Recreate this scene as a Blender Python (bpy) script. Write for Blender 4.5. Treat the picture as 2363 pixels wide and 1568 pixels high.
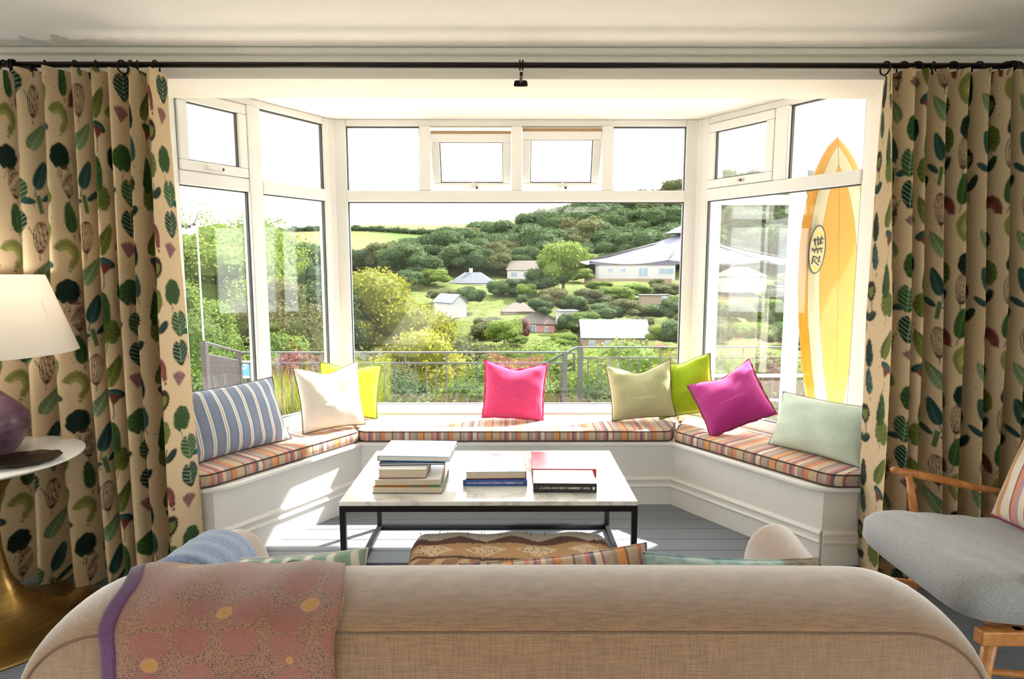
import bpy, bmesh, math, random
import numpy as np
from mathutils import Vector, Matrix, Euler, noise as mnoise

for o in list(bpy.data.objects):
    bpy.data.objects.remove(o)
S = bpy.context.scene
C = S.collection
R = math.radians

# ------------------------------------------------------------------ camera
cam = bpy.data.cameras.new('camera')
cam.sensor_width = 36.0
cam.lens = 36.0 * 1400.0 / 2363.0
cam.clip_start = 0.05
cam.clip_end = 3000
cam_o = bpy.data.objects.new('camera', cam)
C.objects.link(cam_o)
cam_o.location = (0, 0, 1.4)
cam_o.rotation_euler = (R(90 - 6.6), 0, R(-0.25))
S.camera = cam_o

# ------------------------------------------------------------------ sky, sun, exposure
SKY = 2.0
SUN = 7.5
W = bpy.data.worlds.new('bright_sky')
S.world = W
W.use_nodes = True
bg = W.node_tree.nodes['Background']
bg.inputs[0].default_value = (1.0, 0.985, 0.965, 1)
bg.inputs[1].default_value = SKY
sl = bpy.data.lights.new('sun', 'SUN')
sl.energy = SUN
sl.angle = R(0.8)
sl.color = (1.0, 0.93, 0.82)
so = bpy.data.objects.new('sun', sl)
C.objects.link(so)
so.rotation_euler = Vector((0.75, 0.62, 1.0)).to_track_quat('Z', 'Y').to_euler()
so.location = (8, 8, 12)
S.view_settings.view_transform = 'Standard'
S.view_settings.look = 'None'
S.view_settings.gamma = 1.0
S.view_settings.use_curve_mapping = False
S.view_settings.exposure = 2.0

# ------------------------------------------------------------------ helpers
def srgb(h, a=1.0):
    h = h.lstrip('#')
    c = [int(h[i:i + 2], 16) / 255 for i in (0, 2, 4)]
    return tuple([x / 12.92 if x <= 0.04045 else ((x + 0.055) / 1.055) ** 2.4 for x in c] + [a])

MATS = {}
class NT:
    """small wrapper round a node tree"""
    def __init__(s, name):
        s.m = bpy.data.materials.new(name)
        s.m.use_nodes = True
        s.t = s.m.node_tree
        s.t.nodes.clear()
        s.out = s.n('ShaderNodeOutputMaterial')
        MATS[name] = s.m
    def n(s, typ, **kw):
        x = s.t.nodes.new(typ)
        for k, v in kw.items():
            setattr(x, k, v)
        return x
    def l(s, a, b):
        s.t.links.new(a, b)
    def val(s, sock, v):
        if hasattr(v, 'is_output'):
            s.l(v, sock)
        else:
            sock.default_value = v
    def math(s, op, a, b=0.0, c=0.0):
        x = s.n('ShaderNodeMath', operation=op)
        for i, v in enumerate((a, b, c)):
            s.val(x.inputs[i], v)
        return x.outputs[0]
    def mix(s, f, a, b, blend='MIX'):
        x = s.n('ShaderNodeMix', data_type='RGBA', blend_type=blend)
        s.val(x.inputs[0], f); s.val(x.inputs[6], a); s.val(x.inputs[7], b)
        return x.outputs[2]
    def noise(s, vec, scale, detail=3.0, rough=0.5):
        x = s.n('ShaderNodeTexNoise')
        if vec is not None:
            s.l(vec, x.inputs['Vector'])
        x.inputs['Scale'].default_value = scale
        x.inputs['Detail'].default_value = detail
        x.inputs['Roughness'].default_value = rough
        return x.outputs['Fac']
    def ramp(s, f, stops, interp='LINEAR'):
        x = s.n('ShaderNodeValToRGB')
        x.color_ramp.interpolation = interp
        e = x.color_ramp.elements
        while len(e) < len(stops):
            e.new(0.5)
        for i, (p, c) in enumerate(stops):
            e[i].position = p
            e[i].color = c if len(c) == 4 else tuple(c) + (1,)
        s.l(f, x.inputs[0])
        return x.outputs[0]
    def obj(s):
        return s.n('ShaderNodeTexCoord').outputs['Object']
    def uv(s):
        return s.n('ShaderNodeTexCoord').outputs['UV']
    def attr(s, name):
        return s.n('ShaderNodeAttribute', attribute_name=name)
    def sep(s, v):
        x = s.n('ShaderNodeSeparateXYZ'); s.l(v, x.inputs[0]); return x.outputs
    def mapv(s, v, scale=(1, 1, 1), rot=(0, 0, 0), loc=(0, 0, 0)):
        x = s.n('ShaderNodeMapping'); s.l(v, x.inputs[0])
        x.inputs['Scale'].default_value = scale
        x.inputs['Rotation'].default_value = rot
        x.inputs['Location'].default_value = loc
        return x.outputs[0]
    def bump(s, h, strength=0.2, dist=0.01):
        x = s.n('ShaderNodeBump')
        x.inputs['Strength'].default_value = strength
        x.inputs['Distance'].default_value = dist
        s.l(h, x.inputs['Height'])
        return x.outputs[0]
    def pbr(s, col, rough=0.6, metal=0.0, spec=0.5, normal=None, sheen=0.0, trans=None, coat=0.0):
        b = s.n('ShaderNodeBsdfPrincipled')
        s.val(b.inputs['Base Color'], col)
        s.val(b.inputs['Roughness'], rough)
        b.inputs['Metallic'].default_value = metal
        b.inputs['Specular IOR Level'].default_value = spec
        if sheen:
            b.inputs['Sheen Weight'].default_value = sheen
            b.inputs['Sheen Roughness'].default_value = 0.5
        if coat:
            b.inputs['Coat Weight'].default_value = coat
        if normal is not None:
            s.l(normal, b.inputs['Normal'])
        sh = b.outputs[0]
        if trans:
            tr = s.n('ShaderNodeBsdfTranslucent')
            s.val(tr.inputs[0], trans[1])
            mx = s.n('ShaderNodeMixShader')
            mx.inputs[0].default_value = trans[0]
            s.l(sh, mx.inputs[1]); s.l(tr.outputs[0], mx.inputs[2])
            sh = mx.outputs[0]
        s.l(sh, s.out.inputs[0])
        return s.m

def plain(name, col, rough=0.5, metal=0.0, spec=0.5, var=0.06, scale=9.0, bump=0.0, bscale=60.0, sheen=0.0, coat=0.0, trans=None):
    """a surface of one colour with slight mottling and relief"""
    if name in MATS:
        return MATS[name]
    if isinstance(col, str):
        col = srgb(col)
    t = NT(name)
    v = t.obj()
    f = t.noise(v, scale, 4.0)
    a = tuple(min(1, c * (1 - var)) for c in col[:3]) + (1,)
    b = tuple(min(1, c * (1 + var)) for c in col[:3]) + (1,)
    c = t.mix(f, a, b)
    nrm = t.bump(t.noise(v, bscale, 3.0), bump, 0.004) if bump else None
    return t.pbr(c, rough, metal, spec, nrm, sheen, (trans, c) if trans else None, coat)

def fabric(name, col, rough=0.9, weave=420.0, var=0.18, sheen=0.25, trans=None):
    """woven cloth: crossed threads as fine relief and colour"""
    if name in MATS:
        return MATS[name]
    if isinstance(col, str):
        col = srgb(col)
    t = NT(name)
    v = t.obj()
    n1 = t.noise(t.mapv(v, (1, 0.12, 0.12)), weave, 2.0)
    n2 = t.noise(t.mapv(v, (0.12, 0.12, 1)), weave, 2.0)
    n3 = t.noise(v, 6.0, 3.0)
    f = t.math('ADD', t.math('MULTIPLY', n1, 0.5), t.math('MULTIPLY', n2, 0.5))
    lo = tuple(c * (1 - var * 1.6) for c in col[:3]) + (1,)
    hi = tuple(min(1, c * (1 + var * 1.6)) for c in col[:3]) + (1,)
    r = t.ramp(f, [(0.3, lo), (0.7, hi)])
    c = t.mix(t.math('MULTIPLY', n3, 0.25), r, tuple(x * 0.9 for x in col[:3]) + (1,))
    return t.pbr(c, rough, 0, 0.15, t.bump(f, 0.25, 0.002), sheen, (trans, c) if trans else None)

def link(o, parent=None):
    C.objects.link(o)
    if parent is not None:
        o.parent = parent
    return o

def mesh(name, v, f, mat, parent=None, smooth=False, uv=None, col=None, bevel=0.0, seg=2, auto=None):
    me = bpy.data.meshes.new(name)
    if isinstance(v, np.ndarray):
        v = v.tolist()
    if isinstance(f, np.ndarray):
        f = f.tolist()
    me.from_pydata(v, [], f)
    if uv is not None:
        u = me.uv_layers.new(name='UVMap')
        li = np.empty(len(me.loops), np.int32)
        me.loops.foreach_get('vertex_index', li)
        u.data.foreach_set('uv', np.asarray(uv, np.float32)[li].ravel())
    if col is not None:
        ca = me.color_attributes.new('print', 'FLOAT_COLOR', 'POINT')
        c4 = np.ones((len(me.vertices), 4), np.float32)
        c4[:, :3] = col
        ca.data.foreach_set('color', c4.ravel())
    if smooth:
        me.polygons.foreach_set('use_smooth', np.ones(len(me.polygons), bool))
    me.materials.append(MATS[mat] if isinstance(mat, str) else mat)
    me.update()
    o = bpy.data.objects.new(name, me)
    link(o, parent)
    if bevel:
        b = o.modifiers.new('bevel', 'BEVEL')
        b.width = bevel; b.segments = seg; b.limit_method = 'ANGLE'; b.angle_limit = R(35)
        me.polygons.foreach_set('use_smooth', np.ones(len(me.polygons), bool))
        w = o.modifiers.new('wn', 'WEIGHTED_NORMAL')
        w.keep_sharp = True
    return o

class MB:
    """collects shapes that belong to ONE mesh"""
    def __init__(s):
        s.v = []; s.f = []; s.u = []
    def add(s, v, f, M=None):
        k = len(s.v)
        for p in v:
            p = Vector(p)
            s.v.append(tuple(M @ p) if M is not None else tuple(p))
        s.f += [tuple(i + k for i in q) for q in f]
        return s
    def box(s, a, b, M=None):
        x0, y0, z0 = a; x1, y1, z1 = b
        return s.add([(x0, y0, z0), (x1, y0, z0), (x1, y1, z0), (x0, y1, z0), (x0, y0, z1), (x1, y0, z1), (x1, y1, z1), (x0, y1, z1)],
                     [(0, 3, 2, 1), (4, 5, 6, 7), (0, 1, 5, 4), (1, 2, 6, 5), (2, 3, 7, 6), (3, 0, 4, 7)], M)
    def prism(s, poly, z0, z1, M=None):
        n = len(poly)
        v = [(p[0], p[1], z0) for p in poly] + [(p[0], p[1], z1) for p in poly]
        f = [tuple(range(n - 1, -1, -1)), tuple(range(n, 2 * n))]
        f += [(i, (i + 1) % n, n + (i + 1) % n, n + i) for i in range(n)]
        return s.add(v, f, M)
    def tube(s, pts, r, n=10, closed=False, caps=True):
        pts = [Vector(p) for p in pts]
        m = len(pts)
        rs = r if isinstance(r, (list, tuple)) else [r] * m
        prev = None
        v = []; f = []
        for i, p in enumerate(pts):
            if closed:
                d = pts[(i + 1) % m] - pts[i - 1]
            else:
                d = pts[min(i + 1, m - 1)] - pts[max(i - 1, 0)]
            d = d.normalized() if d.length > 1e-9 else Vector((0, 0, 1))
            if prev is None:
                a = d.cross(Vector((0, 0, 1)))
                if a.length < 1e-3:
                    a = d.cross(Vector((1, 0, 0)))
                a.normalize()
            else:
                a = prev - d * prev.dot(d)
                a = a.normalized() if a.length > 1e-6 else d.orthogonal().normalized()
            prev = a
            b = d.cross(a)
            for k in range(n):
                t = 2 * math.pi * k / n
                v.append(p + (a * math.cos(t) + b * math.sin(t)) * rs[i])
        for i in range(m if closed else m - 1):
            j = (i + 1) % m
            for k in range(n):
                q = (k + 1) % n
                f.append((i * n + k, i * n + q, j * n + q, j * n + k))
        if not closed and caps:
            f.append(tuple(range(n - 1, -1, -1)))
            f.append(tuple((m - 1) * n + k for k in range(n)))
        return s.add(v, f)
    def lathe(s, prof, n=32, c=(0, 0, 0), M=None):
        v = []; f = []
        m = len(prof)
        for r, z in prof:
            for k in range(n):
                t = 2 * math.pi * k / n
                v.append((c[0] + r * math.cos(t), c[1] + r * math.sin(t), c[2] + z))
        for i in range(m - 1):
            for k in range(n):
                q = (k + 1) % n
                f.append((i * n + k, i * n + q, (i + 1) * n + q, (i + 1) * n + k))
        f.append(tuple(range(n - 1, -1, -1)))
        f.append(tuple((m - 1) * n + k for k in range(n)))
        return s.add(v, f, M)
    def build(s, name, mat, parent=None, smooth=False, bevel=0.0, seg=2, uv=None):
        return mesh(name, s.v, s.f, mat, parent, smooth, uv, None, bevel, seg)

def smooth_by_angle(o, ang=40):
    me = o.data
    me.polygons.foreach_set('use_smooth', np.ones(len(me.polygons), bool))
    bm = bmesh.new(); bm.from_mesh(me)
    for e in bm.edges:
        if len(e.link_faces) == 2 and e.calc_face_angle(0) > R(ang):
            e.smooth = False
    bm.to_mesh(me); bm.free()
    return o

def thing(name, label, cat, loc=(0, 0, 0), rz=0.0, group=None):
    o = bpy.data.objects.new(name, None)
    o.empty_display_size = 0.1
    link(o)
    o.location = loc
    o.rotation_euler = (0, 0, rz)
    o['label'] = label; o['category'] = cat
    if group:
        o['group'] = group
    return o
def tag(o, label, cat, group=None, kind=None):
    o['label'] = label; o['category'] = cat
    if group: o['group'] = group
    if kind: o['kind'] = kind
    return o
def struct(o, label=None):
    o['kind'] = 'structure'
    if label:
        o['label'] = label
    return o
def sempty(name, label, loc=(0, 0, 0), rz=0.0):
    o = bpy.data.objects.new(name, None)
    link(o); o.location = loc; o.rotation_euler = (0, 0, rz)
    return struct(o, label)
def copy_tree(o, parent=None):
    c = o.copy(); C.objects.link(c)
    if parent is not None:
        c.parent = parent
    for ch in o.children:
        copy_tree(ch, c)
    return c
def smoothstep(a, b, x):
    t = np.clip((x - a) / (b - a), 0, 1)
    return t * t * (3 - 2 * t)

# view helper: a photo direction at a real distance Y in front of the camera gives a real point
_M = Euler((R(90 - 6.6), 0, R(-0.25))).to_matrix()
def at(px, py, Y):
    d = _M @ Vector(((px - 1181.5) / 1400.0, -(py - 784.0) / 1400.0, -1.0))
    return Vector((0, 0, 1.4)) + d * (Y / d.y)
XM = 0.045          # middle of the bay

# ------------------------------------------------------------------ base materials
plain('paint_warm_white', (0.86, 0.82, 0.76), 0.75, spec=0.3, var=0.02, scale=3, bump=0.06, bscale=90)
plain('paint_ceiling', (0.90, 0.875, 0.84), 0.85, spec=0.2, var=0.015, scale=2, bump=0.04, bscale=70)
plain('paint_joinery', (0.88, 0.86, 0.83), 0.4, spec=0.45, var=0.02, scale=4, bump=0.03, bscale=40)
plain('upvc_white', (0.83, 0.83, 0.82), 0.3, spec=0.5, var=0.01)
plain('gasket_black', (0.045, 0.05, 0.055), 0.6, var=0.02)
plain('handle_white', (0.8, 0.79, 0.76), 0.25, var=0.01)
plain('screw_dark', (0.05, 0.05, 0.05), 0.35, metal=0.6, var=0.0)
plain('timber_tan', '#b2916a', 0.5, var=0.15, scale=20)  # warm shade on the white frame, put into the colour
t = NT('window_glass')
lw = t.n('ShaderNodeLayerWeight'); lw.inputs['Blend'].default_value = 0.5
fac_ = t.math('ADD', 0.04, t.math('MULTIPLY', t.math('POWER', lw.outputs['Facing'], 5.0), 0.9))
gl = t.n('ShaderNodeBsdfGlossy'); gl.inputs['Roughness'].default_value = 0.004
tr = t.n('ShaderNodeBsdfTransparent'); tr.inputs[0].default_value = (0.92, 0.93, 0.925, 1)
mx = t.n('ShaderNodeMixShader')
t.l(fac_, mx.inputs[0]); t.l(tr.outputs[0], mx.inputs[1]); t.l(gl.outputs[0], mx.inputs[2])
t.l(mx.outputs[0], t.out.inputs[0])

# painted floorboards
t = NT('floor_paint')
v = t.obj()
oi = t.n('ShaderNodeObjectInfo').outputs['Random']
g = t.noise(t.mapv(v, (0.6, 14, 14)), 5.0, 5.0, 0.6)
c = t.mix(g, srgb('#6f757f'), srgb('#848a93'))
c = t.mix(t.math('MULTIPLY', oi, 0.35), c, srgb('#6a727e'))
kn = t.noise(v, 2.3, 2.0)
c = t.mix(t.math('GREATER_THAN', t.noise(v, 23.0, 1.0), 0.79), c, srgb('#565b63'))
t.pbr(c, t.math('ADD', 0.34, t.math('MULTIPLY', g, 0.14)), 0, 0.5, t.bump(g, 0.12, 0.002))

# ------------------------------------------------------------------ room shell
WL, WR = -1.65, 1.74              # edges of the bay opening
CZ = 2.345
fl = MB().box((-3.3, -3.3, -0.08), (3.4, 2.80, -0.012)).box((-1.66, 2.80, -0.08), (1.75, 3.56, -0.012)).build('floor', 'floor_paint')
struct(fl, 'grey blue painted floorboards running across the room')
pk = MB().box((-3.25, 0, -0.012), (3.35, 0.124, 0)).build('plank', 'floor_paint', fl, bevel=0.0025, seg=1)
pk.location.y = -0.6
pk2 = MB().box((-1.64, 0, -0.012), (1.73, 0.124, 0)).build('plank', 'floor_paint', fl, bevel=0.0025, seg=1)
pk2.location.y = 2.772
k = 0
y = -0.6 + 0.1275
while y < 2.64:
    q = pk.copy(); C.objects.link(q); q.location.y = y; y += 0.1275
y = 2.772 + 0.1275
while y < 3.45:
    q = pk2.copy(); C.objects.link(q); q.location.y = y; y += 0.1275

wf = MB()
wf.box((-3.3, 2.75, 0), (WL, 3.05, CZ)).box((WR, 2.75, 0), (3.4, 3.05, CZ)).box((WL, 2.75, 2.222), (WR, 3.05, CZ))
struct(wf.build('wall_front', 'paint_warm_white'), 'warm white wall and lintel round the bay opening')
def side_wall(name, x0, x1):
    m = MB().box((x0, 0.45, 0), (x1, 3.05, CZ)).box((x0, -3.4, 0), (x1, -3.1, CZ)).box((x0, -3.1, 2.24), (x1, 0.45, CZ))
    struct(m.build(name, 'paint_warm_white'))
side_wall('wall_left', -3.4, -3.25); side_wall('wall_right', 3.35, 3.5)
struct(MB().box((-3.4, -3.4, 0), (3.5, -3.25, CZ)).build('wall_rear', 'paint_warm_white'))
SK = (-0.6, -2.2, 1.6, -1.3)      # unseen roof light added behind the viewer for fill: x0, y0, x1, y1
ce = MB()
for z0, z1 in ((CZ, CZ + .1),):
    ce.box((-3.4, SK[3], z0), (3.5, 2.9, z1)).box((-3.4, -3.4, z0), (3.5, SK[1], z1)).box((-3.4, SK[1], z0), (SK[0], SK[3], z1)).box((SK[2], SK[1], z0), (3.5, SK[3], z1))
struct(ce.build('ceiling', 'paint_ceiling'), 'plain white room ceiling')
rl = sempty('window_4', 'glazed roof light in the ceiling')
MB().box((SK[0], SK[1], CZ + .05), (SK[2], SK[3], CZ + .056)).build('pane', 'window_glass', rl)
for k in range(1, 3):
    x_ = SK[0] + (SK[2] - SK[0]) * k / 3
    MB().box((x_ - .03, SK[1], CZ + .01), (x_ + .03, SK[3], CZ + .08)).build('glazing_bar', 'upvc_white', rl)
bayp = [(WL - .12, 3.0), (WR + .12, 3.0), (1.86, 3.12), (1.27, 4.08), (-1.18, 4.08), (-1.77, 3.12)]
struct(MB().prism(bayp, 2.35, 2.40).build('ceiling_bay', 'paint_ceiling'), 'white ceiling inside the window bay')
# thin stepped moulding along the top of the lintel
tr1 = MB().box((-3.25, 2.716, 2.318), (3.35, 2.75, 2.3445)).build('trim_1', 'paint_warm_white', bevel=0.008)
struct(tr1, 'slim plaster moulding between lintel and ceiling')
# skirting on the front wall beside the bay
def skirt_profile():
    return [(0, 0), (0.018, 0), (0.018, 0.104), (0.024, 0.108), (0.026, 0.114), (0.022, 0.121), (0.016, 0.124),
            (0.015, 0.145), (0.021, 0.149), (0.022, 0.155), (0.016, 0.162), (0.006, 0.168), (0, 0.168)]
def sweep2(p0, p1, n0, n1, prof):
    """profile (offset, z) swept from p0 to p1; n0, n1 mitred offset directions"""
    v = []
    for p, n in ((p0, n0), (p1, n1)):
        v += [(p[0] + n[0] * a, p[1] + n[1] * a, b) for a, b in prof]
    m = len(prof)
    f = [(i, (i + 1) % m, m + (i + 1) % m, m + i) for i in range(m)]
    f += [tuple(range(m - 1, -1, -1)), tuple(range(m, 2 * m))]
    return v, f
for nm, a, b in (('baseboard_left', -3.25, WL), ('baseboard_right', WR, 3.35)):
    v, f = sweep2((a, 2.75), (b, 2.75), (0, -1), (0, -1), skirt_profile())
    struct(mesh(nm, v, f, 'paint_joinery'))

# eaves over the bay
ev = MB().box((-5.2, 2.9, 2.40), (1.72, 4.36, 2.47)).box((1.72, 2.9, 2.40), (3.0, 4.36, 2.47)).build('eaves', 'upvc_white')
struct(ev, 'white soffit boards of the eaves above the bay')
gu = MB().box((-5.2, 4.36, 2.372), (3.0, 4.385, 2.50)).build('fascia', 'upvc_white', ev)
for k in range(40):
    MB().box((-5.1 + k * 0.2, 4.352, 2.378), (-5.08 + k * 0.2, 4.362, 2.40)).build('soffit_clip', 'paint_warm_white', ev)
rf_ = MB()
rf_.box((-3.5, SK[3], CZ + .1), (3.6, 3.0, CZ + .18)).box((-3.5, -3.5, CZ + .1), (3.6, SK[1], CZ + .18)).box((-3.5, SK[1], CZ + .1), (SK[0], SK[3], CZ + .18)).box((SK[2], SK[1], CZ + .1), (3.6, SK[3], CZ + .18))
struct(rf_.build('roof', 'paint_warm_white'))
# low walls of the bay under the windows
def seg_wall(p, q, out, z0, z1, th):
    return [(p[0], p[1]), (q[0], q[1]), (q[0] + out[0] * th, q[1] + out[1] * th), (p[0] + out[0] * th, p[1] + out[1] * th)]
CL, CR = (-1.13, 4.0), (1.22, 4.0)
EL, ER = (-1.715, 3.123), (1.805, 3.123)
nl = Vector((-0.832, 0.555)); nr = Vector((0.832, 0.555))
bw = MB()
bw.prism(seg_wall(EL, CL, nl, 0, 0, .14), -1.0, 0.43)
bw.prism(seg_wall(CL, CR, Vector((0, 1)), 0, 0, .14), -1.0, 0.43)
bw.prism(seg_wall(CR, ER, nr, 0, 0, .14), -1.0, 0.43)
bw.prism([(WL, 2.78), EL, (EL[0] - .2, EL[1]), (-1.9, 2.9)], -1.0, CZ)
bw.prism([(WR, 2.78), (2.0, 2.9), (ER[0] + .2, ER[1]), ER], -1.0, CZ)
struct(bw.build('wall_bay', 'paint_warm_white'), 'low white wall of the bay below the windows')

# ------------------------------------------------------------------ windows
ZB, ZT0, ZT1, ZH = 0.43, 1.834, 1.905, 2.35
FD = 0.07           # frame depth
def member(x0, x1, z0, z1, y0=0.0, y1=FD, bev=0.006, name='frame_rail', par=None):
    o = MB().box((x0, y0, z0), (x1, y1, z1)).build(name, 'upvc_white', par, bevel=bev, seg=2)
    return o
def pane(par, x0, x1, z0, z1, y=0.035):
    MB().box((x0, y, z0), (x1, y + 0.006, z1)).build('pane', 'window_glass', par)
    g = MB(); w = 0.006; y0 = y - 0.022; y1 = y
    g.box((x0, y0, z0), (x0 + w, y1, z1)).box((x1 - w, y0, z0), (x1, y1, z1))
    g.box((x0 + w, y0, z1 - w), (x1 - w, y1, z1)).box((x0 + w, y0, z0), (x1 - w, y1, z0 + w * .6))
    g.build('gasket', 'gasket_black', par)
def sash(par, x0, x1, z0, z1, tilt=0.0, handle=True):
    """an opening light with its own frame, glass and handle"""
    e = bpy.data.objects.new('sash', None); link(e, par)
    e.location = (x0, 0.0, z1 - (0.028 if tilt else 0.0))
    e.rotation_euler = (R(tilt), 0, 0)
    w, h, b = x1 - x0, z1 - z0 - (0.02 if tilt else 0.0), 0.052
    y0, y1 = (-0.012, 0.045)
    f = MB()
    f.box((0, y0, -b), (w, y1, 0)).box((0, y0, -h), (w, y1, -h + b)).box((0, y0, -h + b), (b, y1, -b)).box((w - b, y0, -h + b), (w, y1, -b))
    f.build('sash_frame', 'upvc_white', e, bevel=0.006)
    MB().box((b, 0.02, -h + b), (w - b, 0.026, -b)).build('pane', 'window_glass', e)
    g = MB(); q = 0.005
    g.box((b, 0.0, -h + b), (b + q, 0.02, -b)).box((w - b - q, 0.0, -h + b), (w - b, 0.02, -b)).box((b, 0.0, -b - q), (w - b, 0.02, -b)).box((b, 0.0, -h + b), (w - b, 0.02, -h + b + q))
    g.build('gasket', 'gasket_black', e)
    hd = MB()
    c = w * 0.52
    hd.box((c - .035, y0 - .012, -h + .014), (c + .035, y0, -h + .034))
    if tilt:
        hd.box((c - .006, y0 - .03, -h + .018), (c + .006, y0 - .012, -h + .075))
    else:
        hd.box((c - .075, y0 - .028, -h + .016), (c + .012, y0 - .012, -h + .032))
    hd.build('handle', 'handle_white', e, bevel=0.004)
    MB().lathe([(0.008, 0), (0.008, 0.004)], 12, M=Matrix.Translation((c + .022, y0 - .012, -h + .024)) @ Matrix.Rotation(R(90), 4, 'X')).build('lock_button', 'screw_dark', e)
    return e
# centre window
w2 = sempty('window_2', 'wide white framed centre window of the bay with four top lights', (CL[0], CL[1], 0))
LW = CR[0] - CL[0]
fr = 0.085
member(0, fr, ZB, ZH, par=w2, name='jamb'); member(LW - fr, LW, ZB, ZH, par=w2, name='jamb')
member(fr, LW - fr, ZH - 0.042, ZH, par=w2, name='head_rail'); member(fr, LW - fr, ZB, ZB + 0.066, par=w2, name='bottom_rail')
member(fr, LW - fr, ZT0, ZT1, -0.012, FD, par=w2, name='transom')
mxs = [(-0.575, -0.505), (0.015, 0.082), (0.595, 0.665)]
for a, b in mxs:
    member(a - CL[0], b - CL[0], ZT1, ZH - 0.042, -0.012, FD, par=w2, name='mullion')
pane(w2, fr, LW - fr, ZB + 0.066, ZT0)
xs = [fr] + [q - CL[0] for ab in mxs for q in ab] + [LW - fr]
pane(w2, xs[0], xs[1], ZT1, ZH - 0.042)
pane(w2, xs[6], xs[7], ZT1, ZH - 0.042)
for i, dz in ((2, 0.0), (4, 0.016)):
    e = sash(w2, xs[i] + .004, xs[i + 1] - .004, ZT1 + .004, ZH - 0.062 + dz, tilt=17)
    MB().box((xs[i] + .003, 0.01, ZH - 0.088 + dz), (xs[i + 1] - .003, 0.05, ZH - 0.068 + dz)).build('stay_rail', 'timber_tan', w2)  # painted strip standing for the shaded frame edge above the open sash
# left window : local x from the wall end to the corner
def side_window(name, label, p, q, out):
    d = Vector((q[0] - p[0], q[1] - p[1]))
    rz = math.atan2(d.y, d.x)
    return sempty(name, label, (p[0], p[1], 0), rz), d.length
w1, L1 = side_window('window_1', 'left bay window with full height mullion beside the curtain', EL, CL, nl)
ml = L1 - 0.563
member(0, 0.06, ZB, ZH, par=w1, name='jamb'); member(L1 - 0.07, L1, ZB, ZH, par=w1, name='jamb')
member(0.06, L1 - .07, ZH - 0.042, ZH, par=w1, name='head_rail'); member(0.06, L1 - .07, ZB, ZB + 0.066, par=w1, name='bottom_rail')
member(ml - .042, ml + .042, ZB + .066, ZH - .042, -0.012, FD, par=w1, name='mullion')
member(0.06, ml - .042, ZT0, ZT1, -0.008, FD, par=w1, name='transom'); member(ml + .042, L1 - .07, ZT0, ZT1, -0.012, FD, par=w1, name='transom')
pane(w1, .06, ml - .042, ZB + .066, ZT0); pane(w1, ml + .042, L1 - .07, ZB + .066, ZT0); pane(w1, ml + .042, L1 - .07, ZT1, ZH - .042)
sash(w1, .064, ml - .045, ZT1 + .003, ZH - .046)
w3, L3 = side_window('window_3', 'right bay window with one tall lower pane and surfboard behind it', CR, ER, nr)
mr = 0.575
member(0, 0.07, ZB, ZH, par=w3, name='jamb'); member(L3 - 0.03, L3, ZB, ZH, par=w3, name='jamb')
member(0.07, L3 - .03, ZH - 0.042, ZH, par=w3, name='head_rail'); member(0.07, L3 - .03, ZB, ZB + 0.066, par=w3, name='bottom_rail')
member(mr - .042, mr + .042, ZT1, ZH - .042, -0.012, FD, par=w3, name='mullion')
member(0.07, L3 - .03, ZT0, ZT1, -0.012, FD, par=w3, name='transom')
pane(w3, .07, L3 - .03, ZB + .066, ZT0); pane(w3, mr + .042, L3 - .03, ZT1, ZH - .042)
sash(w3, .074, mr - .045, ZT1 + .003, ZH - .046)
for nm, p in (('trim_2', CL), ('trim_3', CR)):
    s = 1 if p is CR else -1
    m = MB().prism([(p[0] - s * .012, p[1] - .004), (p[0] + s * .018, p[1] - .022), (p[0] + s * .09, p[1] + .03), (p[0] + s * .05, p[1] + .12), (p[0] - s * .02, p[1] + .085)], ZB, ZH).build(nm, 'upvc_white', bevel=0.004)
    struct(m, 'white corner post where two bay windows meet')
# sill board
sp = [(EL[0] + .02, EL[1]), (CL[0] + .03, CL[1]), (CR[0] - .03, CR[1]), (ER[0] - .02, ER[1])]
inn = [(EL[0] + .10, EL[1] - .02), (CL[0] + .07, CL[1] - .075), (CR[0] - .07, CR[1] - .075), (ER[0] - .10, ER[1] - .02)]
struct(MB().prism(inn + sp[::-1], 0.40, 0.432).build('trim_4', 'upvc_white', bevel=0.006), 'white sill board round the bay')
# wide glazed doors added unseen in the side walls to bring in fill light
for i, x in enumerate((-3.36, 3.40)):
    d = sempty('door_%d' % (i + 1), 'white framed glazed doors in the side wall')
    f = MB()
    for y in (-3.1, -1.365, 0.37):
        f.box((x, y, 0), (x + .06, y + .08, 2.24))
    f.box((x, -3.1, 2.16), (x + .06, 0.45, 2.24)).box((x, -3.1, 0), (x + .06, 0.45, .10))
    f.build('door_frame', 'upvc_white', d)
    for y0, y1 in ((-3.02, -1.365), (-1.285, .37)):
        MB().box((x + .03, y0, .10), (x + .036, y1, 2.16)).build('pane', 'window_glass', d)
vr = MB().box((3.5, -3.5, 2.44), (5.6, 2.9, 2.52)).build('veranda_roof', 'paint_warm_white')  # unseen roof added to keep direct sun off the right-hand doors
struct(vr, 'flat veranda roof beside the room')

def atz(px, py, z):
    d = _M @ Vector(((px - 1181.5) / 1400.0, -(py - 784.0) / 1400.0, -1.0))
    return Vector((0, 0, 1.4)) + d * ((z - 1.4) / d.z)

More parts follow.
